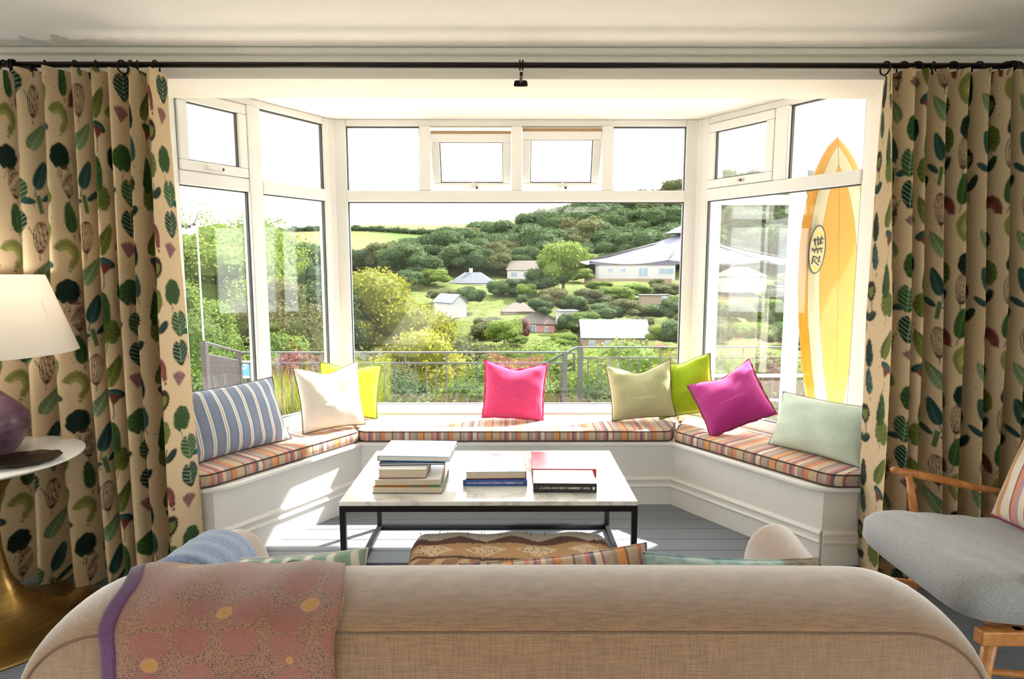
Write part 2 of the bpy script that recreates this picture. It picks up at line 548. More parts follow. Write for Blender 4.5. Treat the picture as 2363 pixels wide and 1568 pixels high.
# ------------------------------------------------------------------ window bench
FP = [(-1.394, 2.752), (-0.8825, 3.513), (0.9725, 3.513), (1.484, 2.752)]
bench = thing('window_bench', 'white panelled built-in bench with moulded skirting below the bay windows', 'bench', (XM, 3.5, 0))
bench.location = (0, 0, 0)
def perp(a, b):
    d = Vector((b[0] - a[0], b[1] - a[1])).normalized()
    return Vector((d.y, -d.x))          # towards the room for a left-to-right front line
n01, n12, n23 = perp(FP[0], FP[1]), perp(FP[1], FP[2]), perp(FP[2], FP[3])
def mit(a, b):
    m = (a + b).normalized()
    return m / m.dot(a)
m1, m2 = mit(n01, n12), mit(n12, n23)
pan = [(0, 0), (0.002, 0), (0.002, 0.36), (-0.02, 0.36), (-0.02, 0)]
segs = [(FP[0], FP[1], n01, m1), (FP[1], FP[2], m1, m2), (FP[2], FP[3], m2, n23)]
for a, b, na, nb in segs:
    v, f = sweep2(a, b, na, nb, pan); mesh('front_panel', v, f, 'paint_joinery', bench)
    v, f = sweep2(a, b, na, nb, skirt_profile()); mesh('skirting', v, f, 'paint_joinery', bench)
for x0, x1 in ((-1.646, -1.394), (1.484, 1.737)):
    v, f = sweep2((x0, 2.752), (x1, 2.752), (0, -1), (0, -1), pan); mesh('end_panel', v, f, 'paint_warm_white', bench)
    v, f = sweep2((x0, 2.752), (x1, 2.752), (0, -1), (0, -1), skirt_profile()); mesh('end_skirting', v, f, 'paint_warm_white', bench)
def arc(c, r, a0, a1, n=8):
    return [(c[0] + r * math.cos(R(a0 + (a1 - a0) * i / n)), c[1] + r * math.sin(R(a0 + (a1 - a0) * i / n))) for i in range(n + 1)]
def fillet(poly, radii, n=7):
    out = []
    m = len(poly)
    for i, p in enumerate(poly):
        r = radii[i]
        P = Vector(p); A = Vector(poly[i - 1]); B = Vector(poly[(i + 1) % m])
        if r <= 0:
            out.append(tuple(P)); continue
        u = (A - P).normalized(); w = (B - P).normalized()
        ang = u.angle(w)
        tl = min(r / math.tan(ang / 2), (A - P).length * .49, (B - P).length * .49)
        rr = tl * math.tan(ang / 2)
        c = P + (u + w).normalized() * (rr / math.sin(ang / 2))
        s = P + u * tl - c; e = P + w * tl - c
        for k in range(n + 1):
            t_ = k / n
            q = s.lerp(e, t_).normalized() * rr
            out.append(tuple(c + q))
    return out
ov = 0.028
f0 = Vector(FP[0]) + n01 * ov; f1 = Vector(FP[1]) + m1 * ov; f2 = Vector(FP[2]) + m2 * ov; f3 = Vector(FP[3]) + n23 * ov
board = [(-1.646, 2.722), (f0[0] + .01, 2.722), tuple(f1), tuple(f2), (f3[0] - .01, 2.722), (1.737, 2.722),
         (ER[0] - .075, ER[1]), (CR[0] - .05, CR[1] - .06), (CL[0] + .05, CL[1] - .06), (EL[0] + .075, EL[1])]
MB().prism(fillet(board, [.01, .16, .02, .02, .16, .01, 0, 0, 0, 0]), 0.36, 0.386).build('seat_board', 'paint_joinery', bench, bevel=0.008, seg=3)

# ------------------------------------------------------------------ striped seat cushions
STR = ['#c9793f', '#c2a98a', '#6d2b33', '#a48f86', '#b9a89c', '#c55f62', '#4b4a63', '#dccbb4', '#9c3f55', '#a7968c',
       '#8d7f79', '#d98a3c', '#7c3237', '#bda88b', '#c96a55', '#c49a92', '#5a4258', '#b5555f', '#d8c3a3', '#9b8b83', '#a84a3c']
WDT = [3, 5, 1, 3, 2, 2, 2, 3, 1.2, 4, 2, 4, 1, 5, 2, 2, 1.5, 2, 2, 3, 1.4]
def stripes(name, cols, widths, period, axis=0, extra=0.0, coord='obj', rough=0.9):
    t = NT(name)
    v = t.obj() if coord == 'obj' else t.uv()
    s = t.sep(v)[axis]
    wob = t.math('MULTIPLY', t.math('SUBTRACT', t.noise(v, 14.0, 2.0), 0.5), extra)
    f = t.math('FRACT', t.math('ADD', t.math('DIVIDE', t.math('ADD', s, wob), period), 50.0))
    tot = sum(widths); p = 0; st = []
    for c, w in zip(cols, widths):
        st.append((p / tot, srgb(c))); p += w
    c = t.ramp(f, st, 'CONSTANT')
    th = t.noise(t.mapv(v, (1, 1, 1)), 500.0, 1.0)
    c = t.mix(t.math('MULTIPLY', th, 0.35), c, srgb('#d9c9b4'))
    big = t.noise(v, 60.0, 2.0)
    return t.pbr(c, rough, 0, 0.15, t.bump(t.math('ADD', th, t.math('MULTIPLY', big, 0.6)), 0.2, 0.002), 0.2)
stripes('stripe_seat', STR, WDT, 0.40, 0, 0.004)
plain('piping_dark', '#4a3a38', 0.8, var=0.1)
def seat_cushion(label, poly, radii, org, ang, z0=0.388, z1=0.452):
    o = thing('seat_cushion', label, 'cushion', (org[0], org[1], 0), ang, 'striped bench cushions')
    Mi = Matrix.Rotation(-ang, 2)
    loc = [tuple(Mi @ (Vector(p) - Vector(org))) for p in poly]
    pl = fillet(loc, radii)
    # closed rings give slightly bulged sides and a soft top edge
    n = len(pl)
    cen = Vector((sum(p[0] for p in pl) / n, sum(p[1] for p in pl) / n))
    prof = [(0.030, z0), (0.010, z0), (0.0, z0 + .010), (-0.004, (z0 + z1) / 2), (0.0, z1 - .010), (0.010, z1), (0.030, z1 + .004)]
    nr_ = []
    for i in range(n):
        a, b = Vector(pl[i - 1]), Vector(pl[(i + 1) % n]); d = (b - a).normalized()
        nr_.append(Vector((-d.y, d.x)))
    area = sum(pl[i][0] * pl[(i + 1) % n][1] - pl[(i + 1) % n][0] * pl[i][1] for i in range(n))
    sg = 1 if area > 0 else -1
    v = []; f = []
    for ins, z in prof:
        for i in range(n):
            p = Vector(pl[i]) + nr_[i] * ins * sg
            w = 0.0012 * math.sin(i * 2.1 + z * 90)
            v.append((p[0] + w, p[1] + w, z))
    for k in range(len(prof) - 1):
        for i in range(n):
            j = (i + 1) % n
            f.append((k * n + i, k * n + j, (k + 1) * n + j, (k + 1) * n + i))
    f.append(tuple(range(n)))
    f.append(tuple((len(prof) - 1) * n + i for i in range(n)))
    m = mesh('cushion_pad', v, f, 'stripe_seat', o)
    smooth_by_angle(m, 50)
    for z in (z0 + .006, z1 - .003):
        MB().tube([(pl[i][0] + nr_[i][0] * .002 * sg, pl[i][1] + nr_[i][1] * .002 * sg, z) for i in range(n)], 0.0035, 6, closed=True).build('piping', 'piping_dark', o, True)
    return o
ctr = [(-0.885, 3.485), (0.955, 3.485), (1.115, 3.885), (-1.03, 3.885)]
seat_cushion('long striped seat cushion on the middle of the bench under the centre window', ctr, [.07, .07, .03, .03], (XM, 3.7), 0)
dl = Vector((-0.5115, -0.761)).normalized(); dr = Vector((0.5115, -0.761)).normalized()
rgt = [(0.975, 3.490), (1.470, 2.752), (1.51, 2.716), (1.733, 2.716), (1.742, 3.03), (1.150, 3.86)]
seat_cushion('striped seat cushion on the right arm of the bench, under the magenta and mint pillows', rgt, [.05, .12, .12, .012, .03, .05], (0.975, 3.49), math.atan2(dr.y, dr.x))
lft = [(2 * XM - p[0], p[1]) for p in rgt][::-1]
seat_cushion('striped seat cushion on the left arm of the bench, under the blue striped pillow', lft, [.05, .03, .012, .12, .12, .05], (-0.885, 3.49), math.atan2(-dl.y, -dl.x))

# ------------------------------------------------------------------ scatter pillows
def pillow_mesh(w, h, T, chop=0.0, seed=0, pinch=0.07, n=44, sag=0.0, ear=0.0, bend=0.0):
    u = np.linspace(-1, 1, n)
    U, V = np.meshgrid(u, u)
    rs = np.random.RandomState(seed)
    ph = rs.rand(6) * 6.28
    X = w / 2 * U * (1 - pinch * (1 - V ** 2) * np.abs(U) ** 2)
    Yy = h / 2 * V * (1 - pinch * (1 - U ** 2) * np.abs(V) ** 2)
    th = T / 2 * ((1 - np.abs(U) ** 2.3) * (1 - np.abs(V) ** 2.3)).clip(0) ** 0.52
    wr = 0.010 * np.sin(7 * U + 3 * V + ph[0]) * (1 - np.abs(U)) + 0.008 * np.sin(9 * V - 4 * U + ph[1]) * np.abs(V) + 0.006 * np.sin(13 * U * V + ph[2])
    edge = (np.minimum(1 - np.abs(U), 1 - np.abs(V)) * 5).clip(0, 1)
    th = th + wr * edge * T * 2.2
    if chop:
        top = ((V + 1) / 2) ** 1.6
        g = np.exp(-(U / 0.42) ** 2)
        Yy = Yy - chop * g * top
        th = th * (1 - 0.35 * g * top * (V > -0.2))
        X = X * (1 + 0.05 * top)
        Yy = Yy + ear * np.abs(U) ** 3 * top
    if sag:
        bot = ((1 - V) / 2) ** 1.5
        th = th * (1 + sag * bot * edge)
    Zb = bend * (V ** 2) * h
    F = np.stack([X, Yy, th + Zb], -1).reshape(-1, 3)
    B = np.stack([X, Yy, -th + Zb], -1).reshape(-1, 3)
    idx = np.arange(n * n).reshape(n, n)
    inner = np.ones((n, n), bool); inner[0] = inner[-1] = False; inner[:, 0] = inner[:, -1] = False
    bid = idx.copy()
    bid[inner] = n * n + np.arange(inner.sum())
    v = np.concatenate([F, B[inner.ravel()]])
    a = idx
    f1_ = np.stack([a[:-1, :-1], a[:-1, 1:], a[1:, 1:], a[1:, :-1]], -1).reshape(-1, 4)
    b = bid
    f2_ = np.stack([b[:-1, :-1], b[1:, :-1], b[1:, 1:], b[:-1, 1:]], -1).reshape(-1, 4)
    border = np.concatenate([idx[0, :-1], idx[:-1, -1], idx[-1, :0:-1], idx[:0:-1, 0]])
    return v, np.concatenate([f1_, f2_]), F[border]
def pillow(label, base, w, h, T, yaw, lean, spin, mat, pipe, chop=0.0, seed=0, pr=0.004, flange=False, group=None, name='scatter_pillow', drop=0.0, cpx=None, **kw):
    o = thing(name, label, 'pillow', group=group)
    v, f, bd = pillow_mesh(w, h, T, chop, seed, **kw)
    m = mesh('pillow_cover', v, f, mat, o, True)
    if flange:
        c = bd.mean(0)
        k = len(bd)
        rs = np.random.RandomState(seed + 5)
        rw = 0.010 + 0.0015 * np.sin(np.arange(k) * .5) + 0.0015 * rs.rand(k)
        out = bd - c; out[:, 2] = 0
        out = out / np.linalg.norm(out, axis=1)[:, None]
        o1 = bd + out * rw[:, None]
        o1[:, 2] += 0.003 * np.sin(np.arange(k) * .8)
        vv = np.concatenate([bd + [0, 0, .0015], o1 + [0, 0, .001], o1 - [0, 0, .001], bd - [0, 0, .0015]])
        ff = []
        for i in range(k):
            j = (i + 1) % k
            for r_ in range(3):
                ff.append((r_ * k + i, r_ * k + j, (r_ + 1) * k + j, (r_ + 1) * k + i))
        mesh('frilled_edge', vv, ff, pipe, o, True)
    MB().tube([tuple(p) for p in bd], pr, 6, closed=True).build('piping', pipe, o, True)
    M = Matrix.Rotation(R(yaw), 4, 'Z') @ Matrix.Rotation(R(90 - lean), 4, 'X') @ Matrix.Rotation(R(spin), 4, 'Z') @ Matrix.Translation((0, 0, 0))
    # lowest point of the posed pillow rests at the base height
    zmin = min((M @ Vector(p)).z for p in v[::3])
    M = Matrix.Translation((base[0], base[1], base[2] - zmin - drop)) @ M
    if cpx:
        q = at(*cpx)
        M.translation.x = q.x; M.translation.y = cpx[2]
    o.matrix_world = M
    return o
fabric('linen_white', '#e9e4da', weave=260, var=0.05)
fabric('linen_lime', '#9db81f', weave=260, var=0.10)
fabric('linen_lime_pale', '#c8d94a', weave=260, var=0.08)
fabric('linen_pink', '#e0487f', weave=260, var=0.08)
fabric('linen_sage', '#b3b58c', weave=260, var=0.07)
fabric('linen_magenta', '#a8307f', weave=260, var=0.10)
fabric('linen_mint', '#c3d3c2', weave=260, var=0.05)
plain('pipe_olive', '#6f6a45', 0.8); plain('pipe_pink', '#d2336c', 0.8); plain('pipe_magenta', '#8d1d50', 0.8)
plain('pipe_green', '#5f7a1c', 0.8); plain('pipe_grey', '#5a6158', 0.8)
stripes('stripe_blue', ['#3f7fae', '#6f7898', '#3f7fae', '#35609a', '#efe8de', '#a87a6e', '#efeae2', '#35609a'], [2, 5, 2, .5, 1.5, .7, 1.5, .5], 0.066, 0, 0.003)
SZ = 0.456
pb = atz(548, 1045, SZ)
pillow('blue, grey and white striped oblong pillow beside the left curtain', (pb.x - .045, pb.y + .035, SZ), 0.62, 0.37, 0.17, 56, 24, 0, 'stripe_blue', 'piping_dark', 0.0, 1, group='pillows along the bench')
pillow('off white linen pillow with olive edging at the left corner of the bench', (0, 0, SZ), 0.365, 0.37, 0.16, 30, 16, 2, 'linen_white', 'pipe_olive', 0.028, 2, group='pillows along the bench', ear=.02, cpx=(763, 925, 3.54))
pillow('pale lime pillow half hidden behind the off white pillow', (0, 0, SZ), 0.37, 0.345, 0.10, 8, 14, -4, 'linen_lime_pale', 'pipe_green', 0.03, 3, group='pillows along the bench', cpx=(806, 900, 3.80))
pillow('hot pink linen pillow on the middle of the bench', (0, 0, SZ), 0.38, 0.345, 0.16, 2, 16, -4, 'linen_pink', 'pipe_pink', 0.026, 4, flange=True, group='pillows along the bench', ear=.015, cpx=(1187, 905, 3.77))
pillow('sage green linen pillow with karate chop top beside the lime pillow', (0, 0, SZ), 0.39, 0.33, 0.17, -10, 16, 7, 'linen_sage', 'pipe_olive', 0.034, 5, group='pillows along the bench', ear=.03, cpx=(1479, 905, 3.72))
pillow('bright lime green pillow between the sage and magenta pillows', (0, 0, SZ), 0.37, 0.36, 0.15, -38, 16, 16, 'linen_lime', 'pipe_green', 0.02, 6, group='pillows along the bench', cpx=(1578, 895, 3.72))
pillow('magenta linen pillow tipped on one corner at the right window', (0, 0, SZ), 0.375, 0.37, 0.16, -35, 38, 33, 'linen_magenta', 'pipe_magenta', 0.03, 7, flange=True, group='pillows along the bench', ear=.02, cpx=(1686, 925, 3.46), drop=.01)
pb = atz(1880, 1052, SZ)
pillow('pale mint oblong pillow with dark edging beside the right curtain', (pb.x + .035, pb.y + .03, SZ), 0.50, 0.30, 0.14, -57, 22, 0, 'linen_mint', 'pipe_grey', 0.0, 8, pr=.003, group='pillows along the bench')

# ------------------------------------------------------------------ coffee table
t = NT('marble')
v = t.obj()
n1 = t.noise(v, 2.2, 8.0, 0.65)
vein = t.math('ABSOLUTE', t.math('SUBTRACT', n1, 0.5))
c = t.ramp(vein, [(0.0, srgb('#c9c7c5')), (0.018, srgb('#e2e0dd')), (0.05, srgb('#f0eeeb')), (0.4, srgb('#f5f3f0'))])
t.pbr(c, 0.14, 0, 0.5)
plain('black_steel', (0.012, 0.012, 0.013), 0.35, metal=0.3, var=0.05)
ct = thing('coffee_table', 'low rectangular coffee table with white marble top and black steel box frame', 'table', (-0.0875, 2.81, 0))
hx, hy = 0.6275, 0.36
MB().box((-hx, -hy, 0.412), (hx, hy, 0.432)).build('marble_top', 'marble', ct, bevel=0.003)
b = 0.024
for sx in (-1, 1):
    for sy in (-1, 1):
        x0 = sx * hx - (b if sx > 0 else 0); y0 = sy * hy - (b if sy > 0 else 0)
        MB().box((x0, y0, 0), (x0 + b, y0 + b, 0.386)).build('leg', 'black_steel', ct, bevel=0.002)
for z0 in (0.386, 0.0):
    for sy in (-1, 1):
        if z0 == 0.0 and sy == -1:
            continue
        y0 = sy * hy - (b if sy > 0 else 0)
        MB().box((-hx + (0 if z0 else b), y0, z0), (hx - (0 if z0 else b), y0 + b, z0 + b)).build('frame_rail', 'black_steel', ct, bevel=0.002)
    for sx in (-1, 1):
        x0 = sx * hx - (b if sx > 0 else 0)
        MB().box((x0, -hy + b, z0), (x0 + b, hy - b, z0 + b)).build('frame_rail', 'black_steel', ct, bevel=0.002)

# ------------------------------------------------------------------ books
def text(body, size, loc, rot, mat, parent, align='LEFT', name='lettering', ext=0.0002):
    cu = bpy.data.curves.new(name, 'FONT')
    cu.body = body; cu.size = size; cu.extrude = ext; cu.align_x = align; cu.align_y = 'CENTER'
    o = bpy.data.objects.new(name, cu)
    cu.materials.append(MATS[mat] if isinstance(mat, str) else mat)
    link(o)
    bpy.context.view_layer.update()
    me = bpy.data.meshes.new_from_object(o.evaluated_get(bpy.context.evaluated_depsgraph_get()))
    bpy.data.objects.remove(o)
    if not me.materials:
        me.materials.append(MATS[mat] if isinstance(mat, str) else mat)
    o = bpy.data.objects.new(name, me)
    link(o, parent)
    o.location = loc; o.rotation_euler = rot
    return o
plain('paper_pages', '#cdbfa8', 0.9, var=0.08, scale=300)
plain('paper_white', '#e8e4dc', 0.9, var=0.04, scale=300)
plain('ink_white', '#f2f0ec', 0.6, var=0.0)
plain('ink_pink', '#e58a90', 0.6, var=0.0)
def cover(name, a, b, scale=7.0, gloss=0.25, lo=0.45, hi=0.6):
    t = NT(name); v = t.obj()
    f = t.noise(v, scale, 4.0)
    return t.pbr(t.ramp(f, [(lo, srgb(a)), (hi, srgb(b))]), gloss, 0, 0.5)
cover('cover_sea', '#2b6384', '#6d9bb0', 9); cover('cover_navy', '#1c3560', '#2a4c80', 5); cover('cover_white', '#e4e2de', '#f0eeea', 5)
cover('cover_red', '#b2202f', '#c43442', 4); cover('cover_blue', '#1f4287', '#29529c', 4); cover('cover_photo', '#848b98', '#b3b8c0', 22)
cover('cover_crimson', '#7d1824', '#8f2030', 4); cover('cover_black', '#1b1a1c', '#262527', 4); cover('cover_orange', '#c96a35', '#5f8f6e', 11, lo=.4, hi=.62)
cover('cover_slate', '#3f4d58', '#55636c', 6); cover('cover_pale', '#e3e9f0', '#f2f4f6', 8)
def book(label, x, y, z, w, d, h, spine, cov, pages='paper_pages', ang=0.0, top=None, spn=None):
    """a closed book lying flat; spine on side 'f'ront, 'r'ight, 'l'eft or 'b'ack"""
    o = thing('book', label, 'book', (x, y, z), R(ang), 'books on the coffee table')
    t_ = 0.0025; k = 0.004
    MB().box((-w / 2, -d / 2, 0), (w / 2, d / 2, t_)).build('back_board', cov, o, bevel=0.0008, seg=1)
    MB().box((-w / 2, -d / 2, h - t_), (w / 2, d / 2, h)).build('front_board', top or cov, o, bevel=0.0008, seg=1)
    a = [-w / 2 + k, -d / 2 + k, w / 2 - k, d / 2 - k]
    i = {'l': 0, 'f': 1, 'r': 2, 'b': 3}[spine]
    a[i] = {'l': -w / 2 + t_, 'f': -d / 2 + t_, 'r': w / 2 - t_, 'b': d / 2 - t_}[spine]
    MB().box((a[0], a[1], t_), (a[2], a[3], h - t_)).build('page_block', pages, o)
    s = {'l': ((-w / 2 - .001, -d / 2, .0004), (-w / 2 + t_, d / 2, h - .0004)), 'r': ((w / 2 - t_, -d / 2, .0004), (w / 2 + .001, d / 2, h - .0004)),
         'f': ((-w / 2, -d / 2 - .001, .0004), (w / 2, -d / 2 + t_, h - .0004)), 'b': ((-w / 2, d / 2 - t_, .0004), (w / 2, d / 2 + .001, h - .0004))}[spine]
    MB().box(*s).build('spine', spn or cov, o, bevel=0.001)
    o['_d'] = d
    return o
TZ = 0.4325
def bx_at(px0, px1, py, z):
    a = atz(px0, py, z); c = atz(px1, py, z)
    return (a.x + c.x) / 2, (a.y + c.y) / 2, (c - a).length
x, y, w = bx_at(859, 1021, 1141, TZ)
book('lowest grey-edged hardback of the left pile on the coffee table', x, y + .13, TZ, w, 0.25, 0.030, 'b', 'cover_slate', top='cover_orange', ang=-1)
x, y, w = bx_at(863, 1015, 1121, TZ + .031)
book('white covered paperback with grey page edges, second from the bottom of the left pile', x, y + .12, TZ + .031, w, 0.25, 0.028, 'b', 'cover_orange', top='cover_white', ang=1)
x, y, w = bx_at(872, 983, 1105, TZ + .06)
book('thick tan-edged novel with crimson back cover in the left pile', x, y + .085, TZ + .060, w, 0.17, 0.042, 'b', 'cover_crimson', top='cover_white', ang=0.5)
x, y, w = bx_at(872, 1024, 1075, TZ + .105)
book('thin navy book directly below the large sea blue hardback', x, y + .11, TZ + .103, w, 0.20, 0.010, 'b', 'cover_navy', 'paper_white', ang=2)
x, y, w = bx_at(868, 1035, 1066, TZ + .113)
book('large sea blue hardback on top of the left pile', x + .012, y + .125, TZ + .1135, w, 0.25, 0.024, 'l', 'cover_sea', 'paper_white', ang=-3)
x, y, w = bx_at(1068, 1216, 1122, TZ)
bb = book('royal blue book with white spine lettering below the crimson edged book', x, y + .12, TZ, w, 0.245, 0.029, 'f', 'cover_blue', 'paper_white', ang=0.5)
ff = -0.1225 - .0014
text('MARGARET HARDY', 0.0095, (-w / 2 + .015, ff, .0145), (R(90), 0, 0), 'ink_white', bb)
text('NORTH ZONE ERA OF POLITICS', 0.0095, (-w / 2 + .095, ff, .0145), (R(90), 0, 0), 'ink_white', bb)
text('RANDOM HOUSE', 0.0095, (w / 2 - .02, ff, .0145), (R(90), 0, 0), 'ink_white', bb, 'RIGHT')
x, y, w = bx_at(1073, 1212, 1106, TZ + .03)
pc = book('pale photograph cover book with crimson boards on top of the royal blue book', x, y + .135, TZ + .0295, w, 0.27, 0.034, 'r', 'cover_crimson', top='cover_photo', ang=1.5)
text('THE SEA', 0.03, (0, 0.0, .0342), (0, 0, 0), 'ink_white', pc, 'CENTER', 'title_lettering')
x, y, w = bx_at(1229, 1377, 1101, TZ)
rb = book('red hardback behind the black spined book on the coffee table', x, y + .135, TZ, w, 0.27, 0.038, 'f', 'cover_red', ang=-1)
ff = -0.135 - .0014
text('DAVID BOWIE IS', 0.021, (-w / 2 + .008, ff, .019), (R(90), 0, 0), 'ink_white', rb)
text('INSIDE', 0.021, (-w / 2 + .16, ff, .019), (R(90), 0, 0), 'ink_pink', rb)
x, y, w = bx_at(1232, 1378, 1138, TZ)
kb = book('white topped book with black lettered spine at the right of the coffee table', x, y + .09, TZ, w, 0.175, 0.042, 'f', 'cover_black', top='cover_pale', ang=-1.2)
ff = -0.0875 - .0014
text('/', 0.012, (-w / 2 + .010, ff, .020), (R(90), 0, 0), 'ink_white', kb)
text('A LONG AND MESSY BUSINESS', 0.0125, (-w / 2 + .027, ff, .020), (R(90), 0, 0), 'ink_white', kb)
text('ROWLEY LEIGH', 0.0125, (w / 2 - .028, ff, .020), (R(90), 0, 0), 'ink_white', kb, 'RIGHT')
MB().box((w / 2 - .018, ff - .0003, .014), (w / 2 - .009, ff + .0003, .026)).build('publisher_mark', 'ink_white', kb)

# ------------------------------------------------------------------ printed curtains
def lin(h):
    return np.array(srgb(h)[:3])
def motif_paint(col, a, b, kind, rot, sc, tone, rs):
    """paint one botanical motif; a, b are cloth coordinates (m) relative to its centre"""
    c, s = math.cos(rot), math.sin(rot)
    x = (a * c + b * s) / sc; y = (-a * s + b * c) / sc
    near = (np.abs(x) < 0.09) & (np.abs(y) < 0.10)
    if not near.any():
        return
    id_ = np.nonzero(near)[0]
    x = x[id_]; y = y[id_]
    r = np.hypot(x, y); th = np.arctan2(y, x)
    new = col[id_].copy()
    def put(mask, cc):
        new[mask] = cc[mask] if getattr(cc, 'ndim', 1) == 2 else cc
    def shade(base, f):
        return np.clip(base[None, :] * f[:, None], 0, 1)
    G = {'dk': '#1c332b', 'gr': '#3c5a2e', 'ol': '#6f7a35', 'te': '#33544f', 'pg': '#8ba377', 'br': '#3a1f1c', 'rd': '#8a4a42', 'mv': '#9a6f72', 'lo': '#9a9a55', 'w': '#5b3d34'}
    base = lin(G[tone]) * 0.72
    if kind == 'leaf':
        wv = 0.024 * np.sqrt(np.clip(1 - (y / 0.05) ** 2, 0, 1)) * (1 - 0.25 * y / 0.05)
        m = (np.abs(x) < wv) & (np.abs(y) < 0.05)
        f = 0.85 + 0.35 * (x > 0) * (np.abs(x) < wv) + 0.15 * np.sin((y + np.abs(x)) * 520)
        put(m, shade(base, f))
        put(m & (np.abs(x) < 0.0016), base * 2.2)
        put((np.abs(x - 0.004 * np.sin(y * 60)) < 0.0017) & (y < -0.048) & (y > -0.078), base * 1.1)
    elif kind == 'pear':
        cx = 0.012 * np.sin(y * 28)
        wv = 0.022 * np.sqrt(np.clip(1 - ((y + 0.005) / 0.055) ** 2, 0, 1)) * (1 - 0.4 * np.clip(y / 0.05, -.6, 1)) + 0.003
        m = (np.abs(x - cx) < wv) & (np.abs(y) < 0.056)
        f = 0.85 + 0.3 * ((x - cx) / (wv + 1e-6)) + 0.12 * np.sin(y * 330 + x * 200)
        put(m, shade(base, f))
        put(m & (np.abs(x - cx * 0.7) < 0.0014), base * 1.8)
    elif kind == 'round':
        rr = 0.043 * (1 + 0.07 * np.abs(np.cos(3.5 * th)) - 0.3 * np.exp(-((th + 1.57) / 0.16) ** 2))
        m = r < rr
        f = 0.8 + 0.4 * np.abs(np.cos(5.5 * th)) ** 3 * (r / rr) + 0.1 * np.sin(r * 420)
        put(m, shade(base, f))
        put(m & (np.abs(np.sin(4.5 * th)) < 0.05 + 0.0006 / (r + 0.004)) & (r > .003), base * 1.9)
        put((np.abs(x - 0.006 * np.sin((y + .04) * 45)) < 0.0015) & (y < -0.03) & (y > -0.075), base * 0.9)
    elif kind == 'fan':
        m = (r < 0.055 * (1 + 0.04 * np.sign(np.sin(26 * th)))) & (np.abs(th - 1.2) < 0.75) & (r > 0.004)
        f = 0.9 + 0.25 * np.sin(34 * th)
        put(m, shade(base, f))
    elif kind == 'arch':
        w0 = 0.014 + 0.006 * np.sin(np.clip(th, 0, 3.14))
        m = (np.abs(r - 0.034 - 0.003 * (th > 1.5)) < w0 * (1 + 0.10 * np.sign(np.sin(40 * th)) * (r > 0.04))) & (th > -0.5) & (th < 3.05)
        f = 0.85 + 0.4 * (r < 0.032) + 0.12 * np.sin(40 * th)
        put(m, shade(base, f))
        put((np.abs(x - 0.03) < 0.009 + (y + .05) * .12) & (y < -0.012) & (y > -0.036), base * 0.9)
        put((np.abs(x - 0.028) < 0.006) & (y < -0.040) & (y > -0.050), base * 0.8)
    elif kind == 'whisk':
        wv = 0.024 * np.sqrt(np.clip(1 - (y / 0.052) ** 2, 0, 1)) * (1 + 0.2 * y / 0.05)
        q = x / (wv + 1e-6)
        lines = np.min(np.abs(q[:, None] - np.array([-1, -.66, -.33, 0, .33, .66, 1])[None, :]), 1) * (wv + 1e-6)
        m = (np.abs(y) < 0.052) & (lines < 0.0017)
        put(m, base)
        put((np.abs(x) < 0.0018) & (y < -0.05) & (y > -0.072), base)
    elif kind == 'sprout':
        for sg in (-1, 1):
            xr = x * sg
            u = (xr * 0.80 + (y - 0.0) * 0.6); v_ = (-xr * 0.6 + (y - 0.0) * 0.80)
            wv = 0.016 * np.sqrt(np.clip(1 - ((u - 0.032) / 0.032) ** 2, 0, 1))
            m = np.abs(v_) < wv
            put(m, shade(base, 0.85 + 0.35 * (v_ > 0)))
            put(m & (np.abs(v_) < 0.0013), base * 2.0)
        put((np.abs(x) < 0.0024) & (y > -0.05) & (y < 0.045), lin('#54402e'))
    elif kind == 'cross':
        for sg in (-1, 1):
            xr = x * sg
            wv = 0.012 * np.sqrt(np.clip(1 - ((xr - 0.045) / 0.033) ** 2, 0, 1))
            m = np.abs(y - 0.012 - 0.25 * (xr - .01)) < wv
            put(m, shade(base, 0.9 + 0.3 * (y > 0.015)))
        m = (np.abs(x) < 0.009) & (np.abs(y) < 0.032)
        put(m, lin('#5f7a4a')); put(m & (np.abs(np.abs(x) - 0.005) < 0.0018), lin('#2f4a34'))
    elif kind == 'heart':
        rr = 0.046 * (0.72 + 0.32 * np.abs(np.sin((th - 1.57) / 2)) ** 0.8 - 0.25 * np.exp(-((np.abs(th) - 3.14) / 0.3) ** 2) * 0 - 0.35 * np.exp(-((th - 1.57) / 0.22) ** 2) + 0.25 * np.exp(-((th + 1.57) / 0.35) ** 2))
        m = r < rr
        put(m, shade(base, 0.85 + 0.25 * np.sin(th * 4) ** 2))
        ax = np.abs(x); vein = np.minimum(np.abs(ax), np.min(np.abs((y[:, None] - 0.5 * ax[:, None]) - np.array([-.045, -.03, -.015, 0, .015])[None, :]), 1))
        put(m & (vein < 0.0013), lin('#8aa17f'))
        put((np.abs(x - 0.02 - (0.03 - y) * 0.4) < 0.0016) & (y < -0.03) & (y > -0.07), base)
    elif kind == 'bud':
        rr = 0.034 * (1 + 0.10 * np.sign(np.sin(16 * th)) * 0.5 + 0.18 * np.exp(-((th + 1.57) / 0.4) ** 2))
        m = r < rr
        put(m, shade(base, 0.9 + 0.3 * np.sin(9 * th)))
        put(m & (r < rr * 0.62) & (y < 0.012), shade(lin('#5c6a2c'), 0.9 + 0.3 * np.abs(np.cos(8 * th[:])))) 
        put((np.abs(np.abs(x) - 0.006 * np.abs(np.sin((y + .035) * 90))) < 0.0016) & (y < -0.034) & (y > -0.085), lin('#5a5a3c'))
    elif kind == 'cup':
        m = ((x / 0.036) ** 2 + ((y - 0.012) / 0.016) ** 2 < 1)
        put(m, shade(base, 0.8 + 0.5 * (((x / 0.022) ** 2 + ((y - 0.013) / 0.007) ** 2) < 1)))
        m2 = (y < 0.008) & (y > -0.028) & (np.abs(x) < 0.026 * (y + 0.03) / 0.04)
